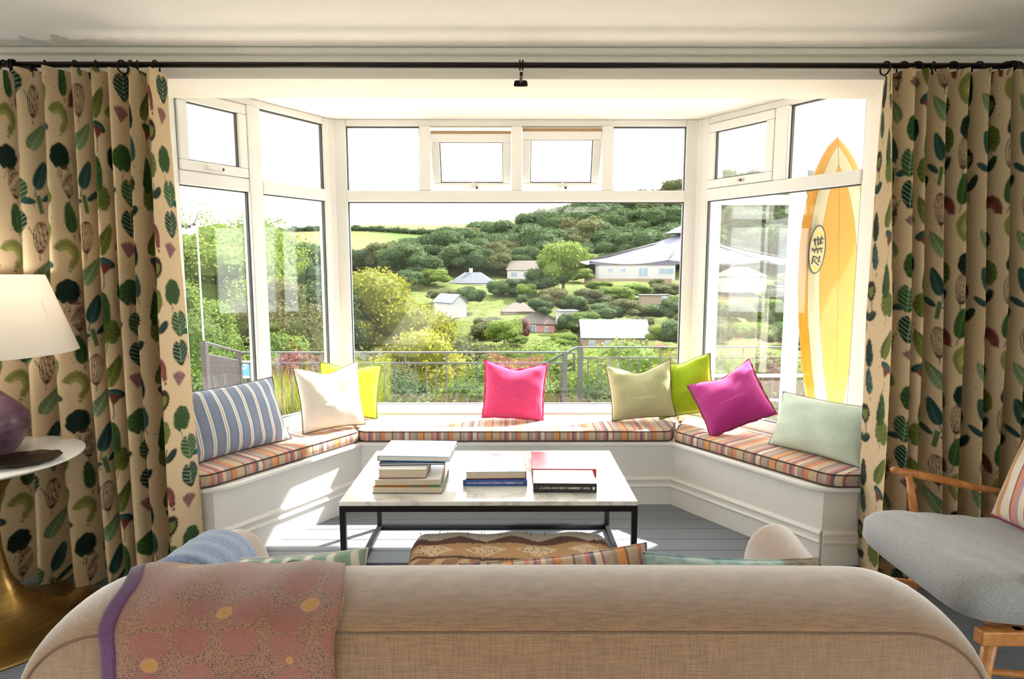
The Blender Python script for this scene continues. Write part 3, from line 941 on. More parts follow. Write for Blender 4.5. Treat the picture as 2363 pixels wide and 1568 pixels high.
        put(m2, lin('#6a3a2c'))
        put((np.abs(x + 0.01 * np.sin((y + .03) * 40)) < 0.0016) & (y < -0.026) & (y > -0.075), lin('#54402e'))
    col[id_] = new
KINDS_ = [('arch', 'rd'), ('leaf', 'te'), ('pear', 'ol'), ('round', 'gr'), ('whisk', 'w'), ('sprout', 'dk'), ('bud', 'br'), ('heart', 'dk'),
          ('cup', 'te'), ('arch', 'lo'), ('pear', 'pg'), ('leaf', 'dk'), ('round', 'ol'), ('fan', 'mv'), ('cross', 'te'), ('round', 'dk')]
def print_colours(s, z, seed, ds=.0016, dz=.0016):
    return sum(print_sample(s + a, z + b, seed) for a in (-ds, ds) for b in (-dz, dz)) / 4
def print_sample(s, z, seed):
    base = lin('#cbb390')
    col = np.tile(base, (len(s), 1))
    rs = np.random.RandomState(seed)
    col *= (0.97 + 0.06 * rs.rand(len(s)))[:, None]
    TW, TH = 0.83, 0.555
    rs2 = np.random.RandomState(11)
    for i in range(24):
        cx = (i % 6 + 0.5 + (rs2.rand() - .5) * .3) * TW / 6
        cy = (i // 6 + 0.5 * (i % 2) + 0.25 + (rs2.rand() - .5) * .35) * TH / 4
        kd, tn = KINDS_[(i * 7 + 3) % 16] if i < 16 else [('leaf', 'gr'), ('sprout', 'dk'), ('heart', 'gr'), ('leaf', 'te'), ('bud', 'br'), ('pear', 'gr'), ('whisk', 'w'), ('round', 'ol')][i - 16]
        rot = (rs2.rand() - .5) * 0.9 + (1.3 if kd == 'leaf' and i % 3 == 0 else 0)
        a = (s - cx + TW / 2) % TW - TW / 2
        b_ = (z - cy + TH / 2) % TH - TH / 2
        motif_paint(col, a, b_, kd, rot, 1.22 + 0.12 * (rs2.rand() - .3), tn, rs2)
    for i in range(26):                       # tiny specks between the motifs
        cx, cy = rs2.rand() * TW, rs2.rand() * TH
        a = (s - cx + TW / 2) % TW - TW / 2; b_ = (z - cy + TH / 2) % TH - TH / 2
        m = (np.abs(a) < 0.004) & (np.abs(b_) < 0.002)
        col[m] = lin('#8a6a54')
    return col
t = NT('curtain_print')
v = t.obj()
pc_ = t.attr('print').outputs['Color']
th1 = t.noise(t.mapv(v, (1, 1, 0.1)), 380.0, 2.0)
th2 = t.noise(t.mapv(v, (0.1, 0.1, 1)), 380.0, 2.0)
f = t.math('ADD', t.math('MULTIPLY', th1, 0.5), t.math('MULTIPLY', th2, 0.5))
c = t.mix(0.55, pc_, t.mix(f, (0.55, 0.52, 0.5, 1), (1.3, 1.3, 1.3, 1)), 'MULTIPLY')
c = t.mix(0.0, c, c)
t.pbr(pc_, 0.95, 0, 0.1, t.bump(f, 0.25, 0.002), 0.1, (0.16, pc_))
plain('rod_bronze', '#241c1a', 0.35, metal=0.7, var=0.1)
RY, RZ = 2.62, 2.238
def curtain(label, fold_x, rings_px, flip, seed, zfloor, flare):
    """fold_x: x of successive fold crests and hollows at the top; cloth hangs in irregular folds"""
    o = thing('curtain', label, 'curtain', (0, 0, 0), group='printed curtains')
    ztop = 2.212
    nz = 600
    zz = np.linspace(ztop, zfloor, nz)
    kx = np.array(fold_x, float)
    m = len(kx)
    ns = 500
    q = np.linspace(0, m - 1, ns)
    i0 = np.clip(q.astype(int), 0, m - 2); fr_ = q - i0
    # s-shaped drape between crest and hollow
    sm = fr_ * fr_ * (3 - 2 * fr_)
    Q, Z = np.meshgrid(q, zz)
    d = (ztop - Z) / (ztop - zfloor)          # 0 at top, 1 at the hem
    sgn = np.where(i0 % 2 == 0, 1.0, -1.0)
    wave = sgn * (1 - 2 * sm)
    wave = 2 * ((wave + 1) / 2) ** 0.62 - 1    # broad crests (+1), narrow hollows (-1)
    rs = np.random.RandomState(seed)
    amp_k = 0.050 + 0.036 * rs.rand(m)
    amp = np.interp(q, np.arange(m), amp_k)
    A = amp[None, :] * (0.72 + 0.75 * np.clip(d * 2.2, 0, 1) - 0.15 * d)
    xb = np.interp(q, np.arange(m), kx)
    ove = 0.035 * np.sin(2 * np.pi * fr_) * 0.6      # rounded, slightly overhanging folds
    X = xb[None, :] + ove[None, :] * sgn[None, :] * 0 + flare(xb[None, :], d)
    ph = 0.10 * np.sin(3.1 * d + rs.rand() * 6) + 0.06 * np.sin(7.7 * d + 1.3)
    X = X + 0.016 * np.sin(q * 2.1 + 1.0)[None, :] * np.sin(d * 4.0 + q[None, :] * .7) * d
    Yv = RY - 0.004 - A * wave[None, :] * (1 + 0.25 * ph) - 0.004
    pin = np.exp(-((d) / 0.05) ** 2)
    Yv = Yv * (1 - 0.0 * pin) + 0.012 * np.sin(q * 6.0)[None, :] * pin
    Yv += 0.010 * np.sin(q[None, :] * 1.7 + d * 5 + seed) * d
    # arc length across the cloth at mid height gives the print coordinate
    mid = nz // 2
    ds = np.hypot(np.diff(X[mid]), np.diff(Yv[mid]))
    s = np.concatenate([[0], np.cumsum(ds)])
    Sg = np.tile(s, (nz, 1))
    hem = np.clip((d - 0.965) / 0.035, 0, 1)
    Yv = Yv - 0.02 * hem * (1 + np.sin(q * 3)[None, :])
    P = np.stack([X, Yv, Z], -1).reshape(-1, 3)
    colr = print_colours(Sg.ravel() * (1 if not flip else -1) + seed * .173, (Z.ravel() + seed * .31), seed)
    id_ = np.arange(nz * ns).reshape(nz, ns)
    F = np.stack([id_[:-1, :-1], id_[1:, :-1], id_[1:, 1:], id_[:-1, 1:]], -1).reshape(-1, 4)
    mesh('printed_fabric', P, F, 'curtain_print', o, True, col=colr)
    # plain heading tape behind the top edge
    for px in rings_px:
        p = at(px, 155, RY)
        rg = MB()
        ang = rs.uniform(-0.9, 0.9)
        pts = []
        for k in range(20):
            a = 2 * math.pi * k / 20
            yy = math.cos(a) * 0.024; zz_ = math.sin(a) * 0.026
            pts.append((p.x + math.sin(ang) * yy, RY + math.cos(ang) * yy, RZ - 0.010 + zz_))
        rg.tube(pts, 0.0034, 6, closed=True)
        r_ = rg.build('curtain_ring', 'rod_bronze', o, True)
        MB().tube([(p.x, RY, RZ - .035), (p.x + .002, RY - .004, RZ - .046), (p.x, RY - .012, RZ - .052)], 0.0022, 6).build('hook', 'rod_bronze', r_, True)
    return o
lx = [-2.10, -2.045, -1.985, -1.93, -1.865, -1.80, -1.765, -1.735, -1.690, -1.655, -1.625, -1.575, -1.535, -1.505, -1.455, -1.442]
curtain('leaf printed linen curtain drawn back at the left of the bay', lx, [12, 105, 175, 222, 283, 303, 317, 360], False, 3, 0.006,
        lambda x, d: np.where(x < -1.8, -0.13 * (np.clip(-1.8 - x, 0, 1) / .3) * d ** 1.5, 0) + 0.0 * d)
rx = [1.548, 1.585, 1.64, 1.665, 1.70, 1.735, 1.775, 1.81, 1.86, 1.905, 1.945, 1.985, 2.03, 2.065, 2.105, 2.14, 2.18]
curtain('leaf printed linen curtain drawn back at the right of the bay', rx, [2043, 2083, 2115, 2155, 2197, 2257, 2322, 2345], True, 8, 0.006,
        lambda x, d: 0.085 * d ** 1.2 * np.clip((x - 1.56) / .15, 0.8, 1.25))
rod = thing('curtain_rod', 'long dark bronze curtain rod above the bay opening', 'curtain rod', (0, 0, 0))
MB().tube([(-2.17, RY, RZ), (2.21, RY, RZ)], 0.0118, 14).build('pole', 'rod_bronze', rod, True)
for sx, x in ((-1, -2.17), (1, 2.21)):
    f = MB().lathe([(0.012, -.004), (0.017, 0), (0.017, .008), (0.012, .012), (0.012, .016), (0.021, .026), (0.024, .036), (0.020, .048), (0.008, .056)], 18,
                   M=Matrix.Translation((x, RY, RZ)) @ Matrix.Rotation(R(90 * sx), 4, 'Y'))
    f.build('finial', 'rod_bronze', rod, True)
for x in (-2.045, XM + .005, 2.085):
    g = MB()
    g.tube([(x, 2.747, RZ - .036), (x, RY + .01, RZ - .036), (x, RY, RZ - .030)], 0.007, 8)
    ringp = [(x, RY + math.cos(a) * .0175, RZ + math.sin(a) * .0175) for a in np.linspace(0, 2 * math.pi, 20, endpoint=False)]
    for dx in (-.006, .006):
        g.tube([(q[0] + dx, q[1], q[2]) for q in ringp], 0.0045, 6, closed=True)
    g.build('bracket', 'rod_bronze', rod, True)
    MB().prism(fillet([(x - .032, -0.012), (x + .032, -0.012), (x + .026, .012), (x - .026, .012)], [.006] * 4), 0, 0.010,
               M=Matrix.Translation((0, 2.7495, RZ - .036)) @ Matrix.Rotation(R(90), 4, 'X')).build('bracket_plate', 'rod_bronze', rod)
MB().box((-2.02, 2.60, RZ - .034), (-1.955, 2.64, RZ - .010)).build('bracket_arm', 'rod_bronze', rod, bevel=.005)

# ------------------------------------------------------------------ radiator on the wall behind the left curtain
plain('radiator_enamel', (0.78, 0.77, 0.74), 0.35, var=0.02)
ra = thing('radiator', 'white panel radiator partly hidden behind the left curtain', 'radiator', (-2.45, 2.70, 0.18))
MB().box((-0.40, -0.005, 0), (0.40, 0.035, 0.42)).build('panel', 'radiator_enamel', ra, bevel=.006)
for k in range(20):
    MB().box((-0.385 + k * .04, -0.013, 0.03), (-0.365 + k * .04, -0.005, 0.39)).build('rib', 'radiator_enamel', ra, bevel=.003)
MB().tube([(0.34, .02, 0), (0.34, .02, -.18)], 0.008, 8).build('pipe', 'radiator_enamel', ra, True)
MB().tube([(-0.34, .02, 0), (-0.34, .02, -.18)], 0.008, 8).build('pipe', 'radiator_enamel', ra, True)

# ------------------------------------------------------------------ kilim ottoman
t = NT('kilim')
v = t.obj()
pcol = t.attr('print').outputs['Color']
wv_ = t.noise(t.mapv(v, (1, .3, 1)), 240.0, 3.0)
t.pbr(t.mix(0.6, pcol, t.mix(wv_, (0.45, 0.42, 0.4, 1), (1.35, 1.3, 1.25, 1)), 'MULTIPLY'), 0.95, 0, 0.1, t.bump(wv_, 0.7, 0.006), 0.2)
def ottoman():
    o = thing('ottoman', 'low kilim covered ottoman with brown and tan zigzag weave under the coffee table', 'ottoman', (0.008, 2.265, 0))
    w, d, h = 0.82, 0.46, 0.300
    nu, nv = 150, 130
    # rounded block: wrap a grid from the floor at the back, over the top, to the floor in front
    a = np.linspace(0, 1, nv)
    L = 2 * h + d
    prof = []
    rr = 0.075
    def pt(s):
        if s < h - rr: return (d / 2, s)
        s2 = s - (h - rr); q = rr * math.pi / 2
        if s2 < q:
            t_ = s2 / rr; return (d / 2 - rr + rr * math.cos(t_), h - rr + rr * math.sin(t_))
        s3 = s2 - q
        if s3 < d - 2 * rr: return (d / 2 - rr - s3, h + 0.012 * math.sin(math.pi * s3 / (d - 2 * rr)))
        s4 = s3 - (d - 2 * rr)
        if s4 < q:
            t_ = s4 / rr; return (-d / 2 + rr - rr * math.sin(t_), h - rr + rr * math.cos(t_))
        return (-d / 2, max(0, h - rr - (s4 - q)))
    tot = 2 * (h - rr) + rr * math.pi + d - 2 * rr
    P = np.zeros((nv, nu, 3)); Sg = np.zeros((nv, nu)); Xg = np.zeros((nv, nu))
    for i, s in enumerate(np.linspace(0, tot, nv)):
        y_, z_ = pt(s)
        for j, u in enumerate(np.linspace(-1, 1, nu)):
            e = max(0, abs(u) - 0.86) / 0.14
            sh = 1 - math.sqrt(max(0, 1 - e * e))
            x_ = u * w / 2
            zz_ = z_ if z_ < 0.02 else z_ - sh * 0.075 * (z_ / h) ** 2
            yy = y_ * (1 - sh * 0.16)
            P[i, j] = (x_ * (1 + .01 * math.sin(s * 20)), yy + .004 * math.sin(u * 9 + s * 6), zz_ + 0.004 * math.sin(u * 11 + 1) * (z_ > .1))
            Sg[i, j] = s; Xg[i, j] = x_
    s = Sg.ravel(); x_ = Xg.ravel()
    # distance from the back top edge, increasing towards the viewer
    s = s - (h - rr) - 0.105
    rs = np.random.RandomState(4)
    jit = 0.006 * (rs.rand(len(s)) - .5)
    zig = 0.055 * np.abs(((x_ / 0.205 + 0.5) % 1) * 2 - 1)
    col = np.tile(lin('#b9b4ab'), (len(s), 1))
    col[s + jit > 0.035 + zig] = lin('#5a2f22')
    tan1 = s + jit > 0.118 + 0.010 * np.sin(x_ * 14)
    col[tan1] = lin('#b08a60')
    dia = (np.abs(((x_ / 0.205) % 1) * 2 - 1) * 0.06 + np.abs(s - 0.175)) < 0.05
    col[tan1 & dia] = lin('#cdb695')
    sp_ = rs.rand(len(s)) > 0.90
    col[tan1 & sp_ & dia] = lin('#5a4230')
    b2 = (s + jit > 0.232 + 0.012 * np.sin(x_ * 9 + 1)) & (s < 0.250 + 0.012 * np.sin(x_ * 9 + 1))
    col[b2] = lin('#4a3024')
    b3 = s + jit > 0.252 + 0.012 * np.sin(x_ * 9 + 1)
    col[b3] = lin('#8f6a52')
    col[b3 & (np.abs(((x_ / 0.1 + s * 5) % 1) * 2 - 1) < .4)] = lin('#c2a27c')
    id_ = np.arange(nu * nv).reshape(nv, nu)
    F = np.stack([id_[:-1, :-1], id_[:-1, 1:], id_[1:, 1:], id_[1:, :-1]], -1).reshape(-1, 4).tolist()
    F.append([int(i) for i in id_[:, 0]][::-1]); F.append([int(i) for i in id_[:, -1]])
    mesh('kilim_cover', P.reshape(-1, 3), F, 'kilim', o, True, col=col)
    fr_ = MB()
    rs = random.Random(3)
    for k in range(46):
        u = rs.uniform(-.95, .95); s_ = rs.choice([0.0, 0.07, 0.12]) + rs.uniform(-.012, .012)
        x0 = u * w / 2; y0 = d / 2 - rr - s_; z0 = h + .004
        fr_.tube([(x0, y0, z0 - .01), (x0 + rs.uniform(-.006, .006), y0 + rs.uniform(-.006, .006), z0 + rs.uniform(.004, .014))], 0.0012, 4)
    fr_.build('loose_tufts', plain('tuft_brown', '#6a4432', 0.9), o)['kind'] = 'stuff'
    return o
ottoman()

# ------------------------------------------------------------------ sofa
t = NT('sofa_linen')
v = t.obj()
n1 = t.noise(t.mapv(v, (1, 1, .05)), 520.0, 2.0); n2 = t.noise(t.mapv(v, (.05, .05, 1)), 520.0, 2.0); n3 = t.noise(v, 5.0, 3.0)
f = t.math('ADD', t.math('MULTIPLY', n1, .5), t.math('MULTIPLY', n2, .5))
c = t.ramp(f, [(0.28, srgb('#684c36')), (0.5, srgb('#866648')), (0.74, srgb('#a28060'))])
c = t.mix(t.math('MULTIPLY', n3, .3), c, srgb('#7c5d42'))
t.pbr(c, 0.85, 0, 0.2, t.bump(f, 0.3, 0.0015), 1.0)
plain('seam_thread', '#6d5643', 0.9)
sofa = thing('sofa', 'beige linen sofa seen from behind with rounded back corners', 'sofa', (0, 1.12, 0))
SXL, SXR, STOP, SR = -0.905, 0.892, 0.803, 0.20
def rr_outline(ins, n=16):
    """half outline of the sofa back seen from behind: up the left side, over, down the right; inset ins"""
    r = max(SR - ins, 0.02)
    x0, x1, z1 = SXL + ins, SXR - ins, STOP - ins
    pts = [(x0 - .02, 0.08), (x0 - .012, 0.3), (x0, 0.52)]
    pts += [(x0 + r - r * math.cos(a), z1 - r + r * math.sin(a)) for a in np.linspace(0, math.pi / 2, n)]
    for k in range(1, 12):
        pts.append((x0 + r + (x1 - x0 - 2 * r) * k / 12, z1 + 0.004 * math.sin(math.pi * k / 12)))
    pts += [(x1 - r + r * math.sin(a), z1 - r + r * math.cos(a)) for a in np.linspace(0, math.pi / 2, n)]
    pts += [(x1, 0.52), (x1 + .012, 0.3), (x1 + .02, 0.08)]
    return pts
# bullnose: (inset, y)
BN = [(0.036, 0.992)] + [(0.036 - 0.036 * math.sin(a), 0.992 + 0.125 * (1 - math.cos(a))) for a in np.linspace(0.18, math.pi / 2, 10)]
BN += [(0.070 * (1 - math.cos(a)), 1.117 + 0.125 * math.sin(a)) for a in np.linspace(0.2, math.pi / 2, 8)]
BN += [(0.10, 1.262), (0.2, 1.275)]
v = []; f = []
oy = 1.12
for ins, yy in BN:
    v += [(x_, yy - oy, z_) for x_, z_ in rr_outline(ins)]
n = len(rr_outline(0))
for k in range(len(BN) - 1):
    for i in range(n - 1):
        f.append((k * n + i, (k + 1) * n + i, (k + 1) * n + i + 1, k * n + i + 1))
f.append(tuple(range(n)))
f.append(tuple((len(BN) - 1) * n + i for i in range(n))[::-1])
sb = mesh('backrest', v, f, 'sofa_linen', sofa)
smooth_by_angle(sb, 60)
MB().tube([(x_, 0.9915 - oy, z_) for x_, z_ in rr_outline(0.036)], 0.0022, 6).build('seam', 'seam_thread', sofa, True)
def arm(sx):
    st = []
    ys = np.concatenate([np.linspace(1.22, 1.80, 10), 1.80 + 0.13 * np.sin(np.linspace(0.15, math.pi / 2, 10))])
    v = []; f = []
    for i, yy in enumerate(ys):
        t_ = (yy - 1.22) / 0.71
        top = 0.715 - 0.115 * (yy - 1.22) / .58 if sx < 0 else 0.63 - 0.02 * (yy - 1.22) / .58
        e = max(0, (yy - 1.80) / 0.13)
        top -= (1 - math.sqrt(max(0, 1 - e * e))) * 0.22
        cx = -0.0065 + sx * (0.7485 + 0.15 * (yy - 1.22))
        hw = 0.082 * math.sqrt(max(0.02, 1 - (0.6 * e) ** 2))
        ring = [(cx - hw, .10), (cx - hw, top - .10)]
        ring += [(cx - hw * math.cos(a), top - .10 + .10 * math.sin(a)) for a in np.linspace(0.2, math.pi - .2, 11)]
        ring += [(cx + hw, top - .10), (cx + hw, .10)]
        v += [(p[0], yy - oy, p[1]) for p in ring]
        m = len(ring)
    for k in range(len(ys) - 1):
        for i in range(m):
            j = (i + 1) % m
            f.append((k * m + i, k * m + j, (k + 1) * m + j, (k + 1) * m + i))
    f.append(tuple(range(m - 1, -1, -1))); f.append(tuple((len(ys) - 1) * m + i for i in range(m)))
    a = mesh('armrest', v, f, 'sofa_linen', sofa)
    smooth_by_angle(a, 60)
arm(-1); arm(1)
MB().box((-0.78, 0.12, 0.12), (0.765, 0.72, 0.23)).build('seat_base', 'sofa_linen', sofa, bevel=.03, seg=4)
for x0, x1 in ((-0.765, -0.01), (-0.005, 0.75)):
    MB().box((x0, 0.16, 0.23), (x1, 0.74, 0.36)).build('seat_cushion', 'sofa_linen', sofa, bevel=.045, seg=5)
plain('leg_oak', '#9a6b3c', 0.45, var=0.15, scale=30)
for x_ in (-0.78, 0.765):
    for y_ in (-0.06, 0.66):
        MB().lathe([(0.016, 0), (0.024, 0.12)], 14, (x_, y_, 0)).build('leg', 'leg_oak', sofa, True)

# throw over the sofa back
t = NT('throw_embroidered')
v = t.uv()
vo = t.n('ShaderNodeTexVoronoi'); vo.inputs['Scale'].default_value = 12.5; vo.inputs['Randomness'].default_value = 0.38
t.l(v, vo.inputs['Vector'])
dist = vo.outputs['Distance']
cellc = t.sep(vo.outputs['Color'])[0]
ring = t.math('LESS_THAN', t.math('ABSOLUTE', t.math('SUBTRACT', dist, 0.50)), 0.06)
dots = t.n('ShaderNodeTexVoronoi'); dots.inputs['Scale'].default_value = 330.0; t.l(v, dots.inputs['Vector'])
dd = t.math('LESS_THAN', dots.outputs['Distance'], 0.36)
wav = t.math('ADD', 0.5, t.math('MULTIPLY', t.math('SINE', t.math('MULTIPLY', dist, 95.0)), 0.5))
base = t.mix(cellc, srgb('#8f5848'), srgb('#9c6c55'))
base = t.mix(t.noise(v, 9.0, 2.0), base, srgb('#85504c'))
base = t.mix(t.math('MULTIPLY', wav, 0.25), base, srgb('#8c5a4c'))
outer = t.math('GREATER_THAN', dist, 0.42)
base = t.mix(t.math('MULTIPLY', outer, 0.45), base, srgb('#8f7052'))
stip = t.math('MULTIPLY', dd, t.math('ADD', 0.42, t.math('MULTIPLY', outer, 0.42)))
base = t.mix(stip, base, srgb('#4e3a34'))
base = t.mix(t.math('MULTIPLY', ring, t.math('MULTIPLY', dd, 0.8)), base, srgb('#3a2c2c'))
v2 = t.n('ShaderNodeTexVoronoi'); v2.inputs['Scale'].default_value = 7.3; v2.inputs['Randomness'].default_value = 0.30
t.l(t.mapv(v, loc=(.11, .07, 0)), v2.inputs['Vector'])
base = t.mix(t.math('MULTIPLY', t.math('LESS_THAN', v2.outputs['Distance'], 0.13), 0.55), base, srgb('#c08a4a'))
base = t.mix(t.math('LESS_THAN', v2.outputs['Distance'], 0.085), base, srgb('#a87a1e'))
t.pbr(base, 0.95, 0, 0.1, t.bump(dots.outputs['Distance'], 0.35, 0.002), 0.5)
fabric('throw_border', '#5a3a5c', weave=300, var=0.2)
def over_back(x_, s_, lift):
    """point on the sofa back at distance s_ along the section: s_=0 at ridge, + towards the viewer"""
    dx = max(0, (SXL + SR) - x_)
    drop = SR - math.sqrt(max(0, SR * SR - dx * dx))
    zt = STOP - drop
    if s_ > 0:
        a = s_ / 0.105
        if a < math.pi / 2:
            ins, yy = 0.036 * (1 - math.cos(a)), 1.117 - 0.125 * math.sin(a)
            ny, nz_ = -math.sin(a), math.cos(a)
        else:
            ins, yy = 0.036 + (s_ - 0.105 * math.pi / 2), 0.992
            ny, nz_ = -1, 0
    else:
        a = min(-s_ / 0.105, math.pi / 2)
        ins, yy = 0.070 * (1 - math.cos(a)), 1.117 + 0.125 * math.sin(a)
        ny, nz_ = math.sin(a), math.cos(a)
        ex = max(0, -s_ - 0.105 * math.pi / 2); ins += ex; yy += 0.03 * min(1, ex / .1)
    return (x_, yy + ny * lift - oy, zt - ins + nz_ * lift)
def drape(name, xl, xr, s0, s1, lift, mat, par, nx=50, ny=70):
    v = []; uv = []; f = []
    for j in range(ny):
        s_ = s0 + (s1 - s0) * j / (ny - 1)
        for i in range(nx):
            u = i / (nx - 1)
            x_ = xl(s_) + (xr(s_) - xl(s_)) * u
            w = lift + 0.0025 * math.sin(x_ * 40 + s_ * 13) + 0.002 * math.sin(x_ * 17 - s_ * 31)
            v.append(over_back(x_, s_, w)); uv.append((x_, s_))
    for j in range(ny - 1):
        for i in range(nx - 1):
            a = j * nx + i
            f.append((a, a + 1, a + nx + 1, a + nx))
    o = mesh(name, v, f, mat, par, True, uv=uv)
    sd = o.modifiers.new('solid', 'SOLIDIFY'); sd.thickness = 0.004; sd.offset = 1
    return o
thr = thing('sofa_throw', 'terracotta pink embroidered throw with circle pattern hung over the sofa back', 'throw', (0, 1.12, 0))
edge_l = lambda s_: -0.728 + 0.005 * math.sin(s_ * 14) + 0.018 * float(smoothstep(.05, .2, s_)) - 0.075 * float(smoothstep(.04, -.13, s_) if False else 1 - smoothstep(-.13, .04, s_))
edge_r = lambda s_: -0.302 - 0.04 * float(1 - smoothstep(-.12, .1, s_)) + 0.003 * math.sin(s_ * 20)
drape('throw_cloth', lambda s_: edge_l(s_) + .024, edge_r, -0.45, 0.45, 0.009, 'throw_embroidered', thr)
drape('purple_border', edge_l, lambda s_: edge_l(s_) + .028, -0.45, 0.45, 0.0105, 'throw_border', thr, nx=5)

# pillows leaning inside the sofa
t = NT('pillow_seafoam')
v = t.obj()
wv2 = t.n('ShaderNodeTexWave'); wv2.inputs['Scale'].default_value = 5.5; wv2.inputs['Distortion'].default_value = 5.0; wv2.inputs['Detail'].default_value = 1.0; wv2.inputs['Detail Scale'].default_value = 0.7
t.l(v, wv2.inputs['Vector'])
c = t.ramp(wv2.outputs['Fac'], [(0.0, srgb('#8fae9d')), (0.7, srgb('#9fbcab')), (0.80, srgb('#e9e6da')), (1.0, srgb('#efece2'))])
c = t.mix(t.math('GREATER_THAN', t.noise(v, 9.0, 1.0), 0.66), c, srgb('#5f7350'))
t.pbr(c, 0.95, 0, 0.1, t.bump(t.noise(v, 300.0, 2.0), 0.5, 0.004), 0.4)
t = NT('pillow_landscape')
v = t.obj()
n1 = t.noise(v, 7.0, 6.0, 0.6)
c = t.ramp(n1, [(0.30, srgb('#2e4a3c')), (0.40, srgb('#4f8288')), (0.48, srgb('#7fa8ab')), (0.55, srgb('#b3c3bd')), (0.62, srgb('#7d9a93')), (0.72, srgb('#a08570'))])
px_ = t.sep(v)[0]
c = t.mix(t.math('MULTIPLY', t.math('GREATER_THAN', px_, 0.13), 0.75), c, t.ramp(t.noise(v, 30.0, 4.0), [(.35, srgb('#5c4232')), (.6, srgb('#b08d66'))]))
t.pbr(c, 0.8, 0, 0.2, t.bump(n1, 0.2, 0.004), 0.4)
stripes('stripe_sofa', STR, WDT, 0.30, 0, 0.004)
def sofa_pillow(label, px0, px1, py, yy, w, h, T, mat, spin, seed, pipe='piping_dark'):
    a, b_ = at(px0, py, yy), at(px1, py, yy)
    x_ = (a.x + b_.x) / 2
    return pillow(label, (x_, yy + .10, 0.362), w, h, T, 0, 22, spin, mat, pipe, 0.0, seed, pr=.0025, group='pillows on the sofa')
sofa_pillow('seafoam and white wave patterned pillow peeping over the sofa back near the throw', 420, 760, 1290, 1.37, 0.47, 0.305, 0.14, 'pillow_seafoam', 3, 21, 'linen_white')
sofa_pillow('multicoloured striped pillow peeping over the middle of the sofa back', 1060, 1545, 1300, 1.38, 0.50, 0.287, 0.13, 'stripe_sofa', 6, 22, 'stripe_sofa')
sofa_pillow('blue green landscape printed pillow peeping over the right of the sofa back', 1540, 1940, 1285, 1.34, 0.46, 0.317, 0.14, 'pillow_landscape', -2, 23, 'pillow_landscape')
# folded denim blue blanket over the left arm
t = NT('denim')
v = t.obj()
n1 = t.noise(t.mapv(v, (1, 1, .1)), 300.0, 2.0)
t.pbr(t.ramp(n1, [(.3, srgb('#6f84a6')), (.7, srgb('#9fb0c8'))]), .95, 0, .1, t.bump(n1, .4, .003), .3)
def blanket():
    v = []; f = []
    ny_, nx_ = 16, 26
    cx = SXL + 0.085
    for j in range(ny_):
        yy = 1.36 + 0.28 * j / (ny_ - 1)
        t_ = (yy - 1.22) / 0.71
        top = 0.715 - 0.115 * (yy - 1.22) / .58 + .016 + .004 * math.sin(j * 1.3)
        ccx = -0.755 - 0.15 * (yy - 1.22)
        for i in range(nx_):
            s_ = -0.27 + 0.54 * i / (nx_ - 1)
            hw = 0.096
            L = math.pi * hw / 2
            if abs(s_) < L:
                a = s_ / hw
                p = (ccx + hw * math.sin(a), yy, top - .10 + (.10) * math.cos(a) + .012)
            else:
                p = (ccx + hw * (1 if s_ > 0 else -1), yy, top - .10 - (abs(s_) - L))
            v.append(p)
    for j in range(ny_ - 1):
        for i in range(nx_ - 1):
            a = j * nx_ + i
            f.append((a, a + 1, a + nx_ + 1, a + nx_))
    o = mesh('folded_blanket', v, f, 'denim', None, True)
    sd = o.modifiers.new('solid', 'SOLIDIFY'); sd.thickness = 0.012; sd.offset = 1
    tag(o, 'denim blue blanket folded over the left arm of the sofa', 'blanket')
blanket()

# ------------------------------------------------------------------ side table, lamp, dish
plain('brass', '#b08f55', 0.28, metal=1.0, var=0.12, scale=30)
t = NT('brass_spun')
v = t.obj(); s3 = t.sep(v)
rad = t.math('SQRT', t.math('ADD', t.math('MULTIPLY', s3[0], s3[0]), t.math('MULTIPLY', s3[1], s3[1])))
ln = t.noise(t.n('ShaderNodeCombineXYZ').outputs[0], 1.0)
cb = t.n('ShaderNodeCombineXYZ'); t.l(rad, cb.inputs[0]); t.l(s3[2], cb.inputs[1])
n1 = t.noise(cb.outputs[0], 160.0, 2.0)
t.pbr(t.mix(n1, srgb('#96753f'), srgb('#c4a468')), t.math('ADD', .22, t.math('MULTIPLY', n1, .15)), 1.0, .5, t.bump(n1, .15, .002))
TX, TY = -2.0, 2.25
st = thing('side_table', 'round marble topped side table on flared brass pedestal beside the left curtain', 'table', (TX, TY, 0))
MB().lathe([(0.02, .648), (0.24, .652), (0.30, .668), (0.318, .678), (0.318, .682), (0.310, .687), (0.0, .687)], 64).build('marble_top', plain('marble_pale', '#efece7', .2, var=.03, scale=6), st, True)
smooth_by_angle(st.children[0], 35)
MB().lathe([(0.345, 0), (0.348, .006), (0.340, .012), (0.29, .022), (0.22, .042), (0.15, .08), (0.085, .13), (0.046, .21), (0.028, .32), (0.026, .42), (0.042, .53), (0.08, .60), (0.12, .635), (0.14, .648)], 64).build('pedestal', 'brass_spun', st, True)
t = NT('ceramic_plum')
v = t.obj()
n1 = t.noise(t.mapv(v, (1, 1, 3)), 18.0, 4.0)
t.pbr(t.ramp(n1, [(.3, srgb('#4a3442')), (.6, srgb('#6b4c5e')), (.8, srgb('#7a5a66'))]), .32, 0.1, .5, t.bump(t.noise(v, 120.0, 3.0), .15, .003))
t = NT('lamp_shade')
v = t.obj()
n1 = t.noise(v, 200.0, 2.0)
t.pbr(t.mix(n1, srgb('#efe8dd'), srgb('#f7f2ea')), .9, 0, .1, None, 0, (0.45, srgb('#f3ebdf')))
lp = thing('table_lamp', 'table lamp with plum ceramic base and white conical shade on the side table', 'lamp', (-1.985, 2.275, 0.6875))
